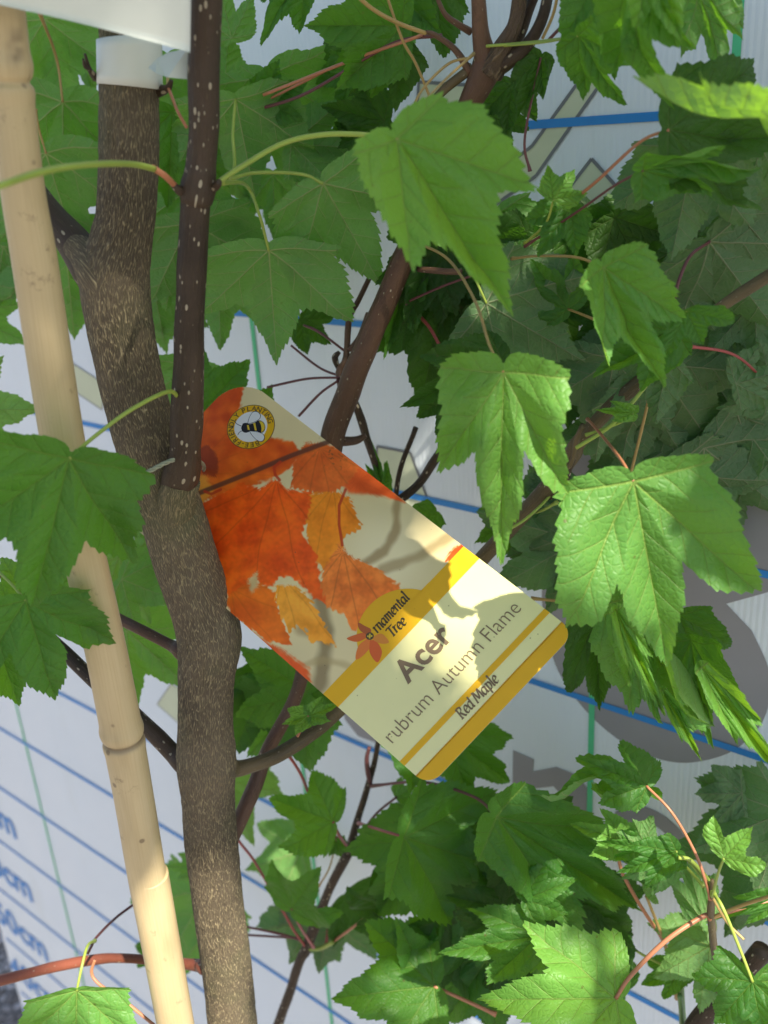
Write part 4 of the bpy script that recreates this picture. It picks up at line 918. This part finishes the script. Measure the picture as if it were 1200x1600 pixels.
pleaf([(310, 790), (345, 770), (378, 754), (405, 764), (430, 748), (452, 766), (486, 768), (484, 796), (472, 832), (496, 868), (500, 905), (517, 952), (490, 934), (466, 908), (440, 899), (422, 918), (392, 906), (366, 945), (352, 925), (330, 905), (310, 850)], (.80, .10, .012), (.86, .20, .02), (432, 750), 2, .8, 4, 4)
pleaf([(530, 848), (545, 868), (590, 888), (628, 918), (590, 942), (570, 990), (550, 982), (538, 962), (512, 948), (500, 912), (508, 886)], (.80, .24, .05), (.86, .36, .10), (536, 862), 2, .9, 4, 5)
pleaf([(352, 935), (395, 905), (430, 925), (440, 965), (456, 1008), (420, 1004), (395, 985), (362, 962)], (.76, .17, .02), (.80, .26, .03), (360, 920), 1.4, .5, 4, 6)
pleaf([(432, 915), (462, 916), (472, 924), (492, 946), (505, 972), (527, 1012), (500, 1000), (486, 1004), (480, 986), (462, 978), (452, 990), (440, 965), (430, 940)], (.88, .45, .03), (.90, .55, .10), (440, 900), 1.2, .6, 4, 7)
pleaf([(395, 990), (440, 1015), (482, 1045), (486, 1065), (440, 1050)], (.76, .14, .03), (.7, .18, .06), (430, 1000), 5, .2)
pleaf([(722, 848), (706, 858), (694, 878), (728, 872), (745, 850)], (.75, .1, .02), (.78, .16, .04), (720, 845), 1.5, .3)
pleaf([(388, 905), (402, 893), (404, 918), (392, 926)], (.62, .52, .32), (.70, .6, .4), (395, 905), 3, .1)
col = mixc(col, (.13, .045, .03), sm(sdline([(300, 775), (345, 757), (400, 735), (455, 712), (530, 684), (560, 680)], PX, PY), 2.6, 5)*.92)
for ln in ([(437, 750), (430, 742), (428, 730), (438, 722)], [(535, 852), (530, 820), (530, 790), (540, 765)], [(320, 768), (330, 772), (345, 765)]): col = mixc(col, (.50, .06, .02), sm(sdline(ln, PX, PY), 1.4, 3)*.9)
col = mixc(col, (.12, .06, .03), np.clip(sm(np.hypot(PX-520, PY-710), 0, 45), 0, 1)*(nz(.0009, 8) > .62)*.7)
gr_ = col.mean(axis=-1, keepdims=True); red = np.clip((col[..., :1]-col[..., 2:])*1.6, 0, 1); col = col*(1-.0*red)+0
col[..., 1] *= (1-.30*red[..., 0]); col[..., 2] *= (1-.55*red[..., 0])
col[..., 2] *= .82
col = np.clip(col, 0.003, .95)
i, j = np.meshgrid(np.arange(ny-1), np.arange(nx-1), indexing='ij')
cx_, cy_ = (gx[j]+gx[j+1])/2, (gy[i]+gy[i+1])/2; keep = inside_card(cx_, cy_)
fq = np.stack([i*nx+j, i*nx+j+1, (i+1)*nx+j+1, (i+1)*nx+j], -1)[keep]
me = mkmesh('printed_leaf_picture', np.c_[X.ravel(), Y.ravel(), np.full(X.size, .00006)], fq, None, [], False)
ca = me.color_attributes.new('ink', 'FLOAT_COLOR', 'POINT'); ca.data.foreach_set('color', np.c_[col.reshape(-1, 3), np.ones(X.size)].astype(np.float32).ravel())
b = NB('picture_print'); a_ = b.new('ShaderNodeAttribute', attribute_name='ink'); ob = b.obj()
d_ = b.math('MULTIPLY', b.ss(b.vor(ob, 260), .05, .09, 1, 0), b.ss(b.noise(ob, 130, 2), .52, .6)); c_ = b.mix(b.math('MULTIPLY', d_, .55), a_.outputs['Color'], (.10, .07, .04))
b.done(c_, .34, b.bump(b.noise(ob, 160, 3), .05, .0004), .3)
tr = b.new('ShaderNodeBsdfTranslucent'); b.lk(c_, tr.inputs[0]); ms = b.new('ShaderNodeMixShader'); ms.inputs[0].default_value = .22
b.lk(b.b.outputs[0], ms.inputs[1]); b.lk(tr.outputs[0], ms.inputs[2]); b.lk(ms.outputs[0], b.out.inputs[0])
me.materials.append(b.m); link('printed_leaf_picture', me, label)

def flat(name, polys, z, mat):
    v, f = [], []
    for p in polys: f.append([len(v)+i for i in range(len(p))]); v += [(x, y, z) for x, y in p]
    me_ = mkmesh(name, v, f, None, [mat], False)
    import bmesh
    bm = bmesh.new(); bm.from_mesh(me_)
    for fc in bm.faces:
        fc.normal_update()
        if fc.normal.z < 0: fc.normal_flip()
    bm.to_mesh(me_); bm.free()
    return link(name, me_, label)
flat('gold_band', [[(0, y_band_b), (WL, y_band_b), (WL, y_band_t), (0, y_band_t)]], .00012, GOLD)
dc = lab(632, 990); dr = .0185
th_ = [math.radians(a) for a in range(0, 181, 6)]
dome = [(dc[0]+dr*math.cos(a), max(y_band_b+.0004, dc[1]-.002)+dr*math.sin(a)*.98) for a in th_]
dome = [(dome[0][0]+.003, y_band_t+.0001)]+dome+[(dome[-1][0]-.001, y_band_t+.0001)]
flat('gold_dome', [[(x, max(y, y_band_t-.0003)) for x, y in dome]], .00016, GOLD)
flat('gold_stripe', [[(0, y_tl), (WL, y_tl), (WL, y_th), (0, y_th)]], .00012, GOLD)
bot = [(x, y) for x, y in rrect(WL, y_bt, .0062, .00001, 10)]
flat('gold_foot', [bot], .00012, GOLD)
def label_text(name, s, p0, p1, cap, z, mat, bold=0.0, shear=0.0, fitw=True):
    a, b_ = lab(*p0), lab(*p1); v, f = text_mesh(s, bold); v = v.copy()
    x0, x1 = v[:, 0].min(), v[:, 0].max(); d = b_-a; L = np.linalg.norm(d); d /= L; nrm = np.array([-d[1], d[0]])
    X_ = (v[:, 0]-x0)/(x1-x0)*L; Y_ = v[:, 1]*cap/.73; X_ = X_+shear*Y_
    w_ = a[None]+X_[:, None]*d+Y_[:, None]*nrm
    o_ = link(name, mkmesh(name, np.c_[w_, np.full(len(w_), z)], f, None, [mat], False), label); return o_
kpx = WL/333.0
# upright lettering (straight along the label)
label_text('lettering', 'Acer', (637, 1069), (710, 994), 39*kpx, .0002, INK, .022)
label_text('lettering', 'rubrum Autumn Flame', (614, 1162), (816, 952), 26*kpx, .0002, INK, -.012)

# calligraphic letters, drawn with a slanted broad pen
GL = {  # strokes in units of the x-height = 1, ascender 1.55
 'r': ([[(.0, .95), (.12, 1.0), (.12, .0)], [(.12, .65), (.3, .95), (.5, 1.0)]], .52), 'n': ([[(0, .95), (.12, 1), (.12, 0)], [(.12, .7), (.32, .98), (.52, .85), (.52, .1), (.64, 0)]], .74),
 'm': ([[(0, .95), (.12, 1), (.12, 0)], [(.12, .7), (.3, .98), (.46, .85), (.46, 0)], [(.46, .7), (.66, .98), (.82, .85), (.82, .1), (.94, 0)]], 1.04),
 'a': ([[(.52, .85), (.3, 1), (.06, .7), (.04, .3), (.2, .0), (.4, .15), (.54, .5)], [(.56, 1), (.54, .15), (.66, 0)]], .76), 'e': ([[(.08, .45), (.48, .62), (.44, .92), (.25, 1), (.05, .6), (.08, .2), (.26, 0), (.5, .15)]], .6),
 't': ([[(.16, 1.35), (.14, .2), (.24, 0), (.38, .1)], [(0, 1), (.36, 1)]], .44), 'l': ([[(.0, 1.5), (.12, 1.58), (.12, .15), (.24, 0)]], .32), 'd': ([[(.5, .85), (.3, 1), (.06, .7), (.05, .25), (.2, 0), (.4, .15), (.52, .5)], [(.54, 1.55), (.52, .15), (.64, 0)]], .74),
 'p': ([[(0, .95), (.12, 1), (.12, -.5)], [(.12, .75), (.34, 1), (.54, .75), (.5, .25), (.3, 0), (.12, .2)]], .66), 'T': ([[(0, 1.3), (.1, 1.42), (.8, 1.42), (.86, 1.5)], [(.42, 1.42), (.42, 0)], [(.28, 0), (.56, 0)]], .78),
 'R': ([[(.14, 1.42), (.14, 0)], [(0, 1.38), (.3, 1.45), (.6, 1.3), (.55, .9), (.16, .72)], [(.3, .74), (.62, .05), (.76, 0)], [(0, 0), (.28, 0)]], .86), 'M': ([[(.0, 0), (.2, 1.4), (.5, .25), (.84, 1.4), (.96, 0)], [(.05, 1.42), (.2, 1.4)], [(-.08, 0), (.1, 0)]], 1.12),
 'O': ([[(.45, 1.42), (.1, 1.1), (.05, .5), (.35, 0), (.7, .3), (.78, .95), (.45, 1.42)]], .95), ' ': ([], .35)}
def pen_text(name, s, p0, p1, xh, z, mat, pen=.17, thin=.04):
    a, b_ = lab(*p0), lab(*p1); tot = sum(GL[c][1] for c in s); d = b_-a; L = np.linalg.norm(d); d /= L; nrm = np.array([-d[1], d[0]]); kx = L/tot
    pang = math.radians(35); pv_ = np.array([math.cos(pang), math.sin(pang)])*pen/2; pt = np.array([-math.sin(pang), math.cos(pang)])*thin
    v, f = [], []; x0 = 0
    for c in s:
        st, adv = GL[c]
        for sk in st:
            q_ = catmull(np.array(sk), 5*len(sk)) if len(sk) > 2 else np.array(sk)
            for u_, w_ in zip(q_[:-1], q_[1:]):
                dd = w_-u_; dd = dd/(np.linalg.norm(dd)+1e-9); nn = np.array([-dd[1], dd[0]]); half = abs(nn@pv_)*nn+nn*thin
                quad = [u_-half-dd*.02, w_-half+dd*.02, w_+half+dd*.02, u_+half-dd*.02]; k = len(v)
                for t_ in quad: X_ = (x0+t_[0]+.14*t_[1])*kx; Y_ = t_[1]*xh; w3 = a+X_*d+Y_*nrm; v.append((w3[0], w3[1], z))
                f.append((k, k+1, k+2, k+3)); z += 1e-8
        x0 += adv
    return link(name, mkmesh(name, v, f, None, [mat], False), label)
pen_text('lettering', 'Red Maple', (722, 1124), (781, 1063), 12.0*kpx, .0002, INK, .15, .035)
pen_text('lettering', 'rnamental', (590, 990), (641, 935), 11.5*kpx, .00022, INK2, .17, .04)
pen_text('lettering', 'Tree', (612, 997), (637, 973), 11.5*kpx, .00022, INK2, .17, .04)
# printed flower that stands for the O
fl = [[(577, 996), (562, 984), (560, 973), (570, 978), (580, 984)], [(575, 996), (558, 1003), (542, 998), (555, 992), (568, 989)], [(573, 998), (560, 1010), (556, 1030), (568, 1024), (582, 1006)], [(578, 1000), (578, 1020), (590, 1035), (597, 1018), (588, 1002)], [(581, 996), (596, 990), (608, 1003), (598, 1006), (586, 1002)]]
FR = [print_mat('petal_brown', (.42, .11, .03)), print_mat('petal_red', (.62, .14, .03)), print_mat('petal_red_b', (.72, .20, .04)), print_mat('petal_red_c', (.66, .13, .03)), print_mat('petal_orange', (.66, .25, .04))]
for i, (p, m_) in enumerate(zip(fl, FR)): flat('printed_petal', [[tuple(lab(*q_)) for q_ in catmull(np.array(p+[p[0]]), 26)[:-1]]], .00019+i*.000004, m_)
def circ(c, r, n=28, rx=1.0): return [(c[0]+r*rx*math.cos(2*math.pi*i/n), c[1]+r*math.sin(2*math.pi*i/n)) for i in range(n)]
fc_ = lab(578, 994); flat('printed_flower_eye', [circ(fc_, 6.5*kpx)], .00023, INK2); flat('printed_flower_heart', [circ((fc_[0]+d_x*kpx, fc_[1]+d_y*kpx), 1.5*kpx, 8) for d_x, d_y in ((0, 0), (2.2, 1.8), (-2, 2), (2, -2), (-2.2, -1.6))], .00025, YEL)
# bee badge
bc = lab(392, 667); K2 = np.linalg.norm(lab(392+36.5, 667)-lab(392-36.5, 667))/73.0; rb = 36.5*K2
flat('badge_rim', [circ(bc, rb*1.02, 64)], .00012, INK2); flat('badge_ring', [circ(bc, rb*.99, 64)], .00015, GOLD); flat('badge_field', [circ(bc, rb*.70, 48)], .00018, WHT)
s_ = 'BEE-FRIENDLY PLANTING'; v, f = [], []
e1 = lab(402, 667)-lab(382, 667); phi0 = math.atan2(e1[1], e1[0])                # picture-horizontal in label space
a_s, a_e = -57, -349
wd = {'I': .45, '-': .6, ' ': .6, 'M': 1.2}; ws = [wd.get(c, 1.0) for c in s_]; tot = sum(ws); acc = 0
for c, w_ in zip(s_, ws):
    am = a_s+(a_e-a_s)*(acc+w_/2)/tot; acc += w_
    if c == ' ': continue
    tv, tf = text_mesh(c, .012, 2); tv = tv.copy(); tv[:, 0] -= (tv[:, 0].min()+tv[:, 0].max())/2; k = .0195*rb/.65*12.5; k = rb*.235/.73
    a = phi0+math.radians(am); rdir = np.array([math.cos(a), math.sin(a)]); tdir = np.array([math.sin(a), -math.cos(a)])
    r0 = rb*.735
    for t_ in tv:
        w2 = bc+rdir*(r0+t_[1]*k)+tdir*t_[0]*k*1.0; v.append((w2[0], w2[1], .00021))
    f += [[q_+len(v)-len(tv) for q_ in fc] for fc in tf]
link('badge_lettering', mkmesh('badge_lettering', v, f, None, [INK2], False), label)
def bpx(x, y): return tuple(lab(340+x/10, 610+y/10))
def cpoly(p, n=30): return [bpx(*q_) for q_ in catmull(np.array(p+[p[0]]), n)[:-1]]
body = [(370, 590), (400, 520), (465, 510), (500, 530), (580, 505), (650, 470), (720, 500), (748, 570), (730, 640), (680, 665), (600, 640), (500, 650), (440, 665), (390, 640)]
flat('printed_bee_body', [cpoly(body, 50)], .00022, BLK)
flat('printed_bee_stripe', [[bpx(*p) for p in [(462, 545), (490, 545), (505, 620), (475, 618)]], [bpx(*p) for p in [(560, 515), (592, 512), (615, 630), (585, 628)]], [bpx(*p) for p in [(650, 480), (700, 490), (738, 545), (738, 600), (715, 640), (685, 655), (690, 600), (680, 540)]]], .00025, YEL)
wing1 = [(468, 530), (490, 440), (540, 350), (590, 325), (650, 345), (680, 400), (655, 455), (590, 495), (520, 520)]; wing2 = [(490, 635), (560, 640), (650, 655), (715, 685), (742, 730), (725, 785), (680, 805), (620, 785), (550, 720)]
for wn in (wing1, wing2):
    cxy = np.mean(wn, axis=0)
    flat('printed_bee_wing_edge', [cpoly(wn, 40)], .00027, BLK); flat('printed_bee_wing', [cpoly([tuple(cxy+(np.array(p)-cxy)*.90) for p in wn], 40)], .0003, WHT)
def thinl(pts, wpx):
    q_ = np.array([bpx(*p) for p in catmull(np.array(pts), 12)]); out = []
    for a, b_ in zip(q_[:-1], q_[1:]):
        d = b_-a; d /= np.linalg.norm(d); n_ = np.array([-d[1], d[0]])*wpx*K2/2; out.append([tuple(a-n_), tuple(b_-n_), tuple(b_+n_), tuple(a+n_)])
    return out
flat('printed_bee_feeler', thinl([(270, 490), (310, 530), (375, 560)], 1.0)+thinl([(318, 700), (340, 660), (390, 630)], 1.0), .00021, BLK)

for o_ in label.children:                       # the card is cut very slightly out of square
    vs = np.empty(len(o_.data.vertices)*3, np.float32); o_.data.vertices.foreach_get('co', vs); vs = vs.reshape(-1, 3)
    vs[:, 0] += SHK*vs[:, 1]; o_.data.vertices.foreach_set('co', vs.ravel()); o_.data.update()

# ------------------------------------------------------------------ unseen leaves added outside the view to shade chosen points and leave sun gaps
def proj(p):
    q_ = p-CAM; z = q_@fwd
    return (600+F*(q_@rt)/z, 800-F*(q_@up)/z, z)
FP = []
for (xa, ya), (xb, yb) in (((0, 0), (0, 1600)), ((1200, 1600), (1200, 0)), ((1200, 0), (0, 0)), ((0, 1600), (1200, 1600))):
    n_ = np.cross(ray(xa, ya), ray(xb, yb)); n_ /= np.linalg.norm(n_)
    if n_@ray(600, 800) > 0: n_ = -n_
    FP.append(n_)
FP = np.array(FP)
LIT = [(955, 870, .275, 60), (965, 950, .275, 40), (768, 640, .285, 24), (800, 785, .285, 32), (745, 760, .285, 14), (985, 460, .30, 24), (350, 1420, .335, 45), (365, 1560, .335, 45), (250, 1450, .305, 40), (270, 1570, .305, 40), (770, 960, .33, 48), (720, 1110, .325, 35), (840, 940, .33, 22),
       (820, 1575, .285, 52), (900, 1530, .285, 22), (590, 1550, .36, 36), (775, 255, .285, 14), (800, 300, .28, 14), (1150, 160, .26, 70), (1150, 1320, .275, 30), (1160, 1560, .27, 40), (1150, 1120, .29, 40), (1070, 1140, .29, 30), (990, 1030, .285, 30), (230, 30, .28, 28), (600, 500, .40, 12), (85, 625, .285, 10),
       (870, 280, .33, 25), (1060, 1490, .33, 35), (950, 150, .385, 45), (900, 250, .385, 40), (1000, 230, .38, 30), (860, 1400, .335, 22), (1010, 1440, .38, 25), (740, 1470, .33, 20), (120, 1580, .315, 25), (1110, 440, .33, 14), (480, 1250, .42, 16), (1050, 1470, .29, 20), (90, 1512, .36, 30)]
LQ = [(ph(x, y, h), r/F*h*1.08) for x, y, h, r in LIT]
s1 = np.cross(SUN, [0, 0, 1.0]); s1 /= np.linalg.norm(s1); s2 = np.cross(s1, SUN)
SH = []
for yy in range(-40, 1641, 48):
    for xx in range(-40, 1241, 48):
        for q_ in (board(xx, yy), ph(xx, yy, min(.32, hb(xx, yy)*.8))): SH.append(q_)
SH = np.array(SH); S2 = np.c_[SH@s1, SH@s2]; covered = np.zeros(len(SH), bool)
L2 = np.array([[q_@s1, q_@s2] for q_, r in LQ]); LR = np.array([r for q_, r in LQ])
HP = np.array([ph(x, y, h) for x0_, x1_, y0_, y1_, h in ((690, 900, 580, 850, .283), (895, 1180, 735, 1040, .274), (940, 1050, 420, 590, .30), (745, 1000, 1490, 1600, .285), (590, 850, 180, 480, .283), (515, 690, 1430, 1600, .365), (400, 880, 600, 1200, .34), (0, 225, 670, 930, .275))
               for x in range(x0_, x1_, 26) for y in range(y0_, y1_, 26)])
SH = np.vstack([HP, SH]); S2 = np.c_[SH@s1, SH@s2]; covered = np.zeros(len(SH), bool)
gap = (np.hypot(S2[:, None, 0]-L2[None, :, 0], S2[:, None, 1]-L2[None, :, 1])-LR[None]).min(axis=1)
covered |= gap < .004
near = np.arange(len(SH)) < len(HP)
rc = random.Random(11); cnt = 0; tries = 0
shade_crown = thing('added_shade_maple', 'leafy maple branches overhanging from above, outside the picture', 'tree', (0.55, -0.9, 0))
while cnt < 290 and tries < 16000:
    tries += 1
    pool = np.flatnonzero(~covered & near) if ((~covered & near).any() and rc.random() < .6) else np.flatnonzero(~covered)
    k = rc.choice(pool.tolist()) if len(pool) else rc.randrange(len(SH))
    L = rc.uniform(.07, .14); rad = L*.50
    jt = rc.choice((.1, .4, .8)); c2 = S2[k]+np.array([rc.uniform(-jt, jt)*rad, rc.uniform(-jt, jt)*rad])
    dd = np.hypot(L2[:, 0]-c2[0], L2[:, 1]-c2[1])
    room = (dd-LR).min()/.60
    if room < .022: continue
    if room < L: L = room; rad = L*.5
    ok = False
    for _ in range(16):
        t = rc.uniform(.30, 2.6)**1.0; base_ = SH[k]; pos = base_+SUN*t+s1*(c2[0]-S2[k, 0])+s2*(c2[1]-S2[k, 1])
        ok = (FP@(pos-CAM)).max() > L*.68 and np.linalg.norm(pos-CAM) > .12
        if ok: break
    if not ok: continue
    nrm = SUN+np.array([rc.gauss(0, .28), rc.gauss(0, .28), rc.gauss(0, .2)]); nrm /= np.linalg.norm(nrm)
    yv = np.array([rc.gauss(0, 1), rc.gauss(0, 1), rc.gauss(-.5, .6)]); yv -= nrm*(yv@nrm); yv /= np.linalg.norm(yv)
    J = pos-yv*L*.38; x_ = np.cross(yv, nrm)
    me_ = leaf_mesh(rc, L, 1.1, .08, .12, 1.0, False, rc.choice('mmo'), 1.0, 1.15)
    oo = off(shade_crown); M = Matrix(((x_[0], yv[0], nrm[0], J[0]-oo[0]), (x_[1], yv[1], nrm[1], J[1]-oo[1]), (x_[2], yv[2], nrm[2], J[2]-oo[2]), (0, 0, 0, 1)))
    link('leaf', me_, shade_crown, M)
    covered |= np.hypot(S2[:, 0]-c2[0], S2[:, 1]-c2[1]) < rad*.78; cnt += 1
v, f, uv = tube(catmull([(0, 0, -.05), (.02, 0, .9), (-.05, .05, 1.8), (-.2, .3, 2.5), (-.3, .6, 2.9)], 60), np.linspace(.022, .006, 60), 16)
link('trunk', mkmesh('trunk', v, f, uv, [BARK]), shade_crown)  # trunk added to go with the unseen shading leaves
print('canopy leaves', cnt, 'uncovered near', int((~covered & near).sum()), 'all', int((~covered).sum()), 'of', len(SH), 'leaves', len([o for o in bpy.data.objects if o.name.startswith('leaf')]))
print('label size', WL, HLf)
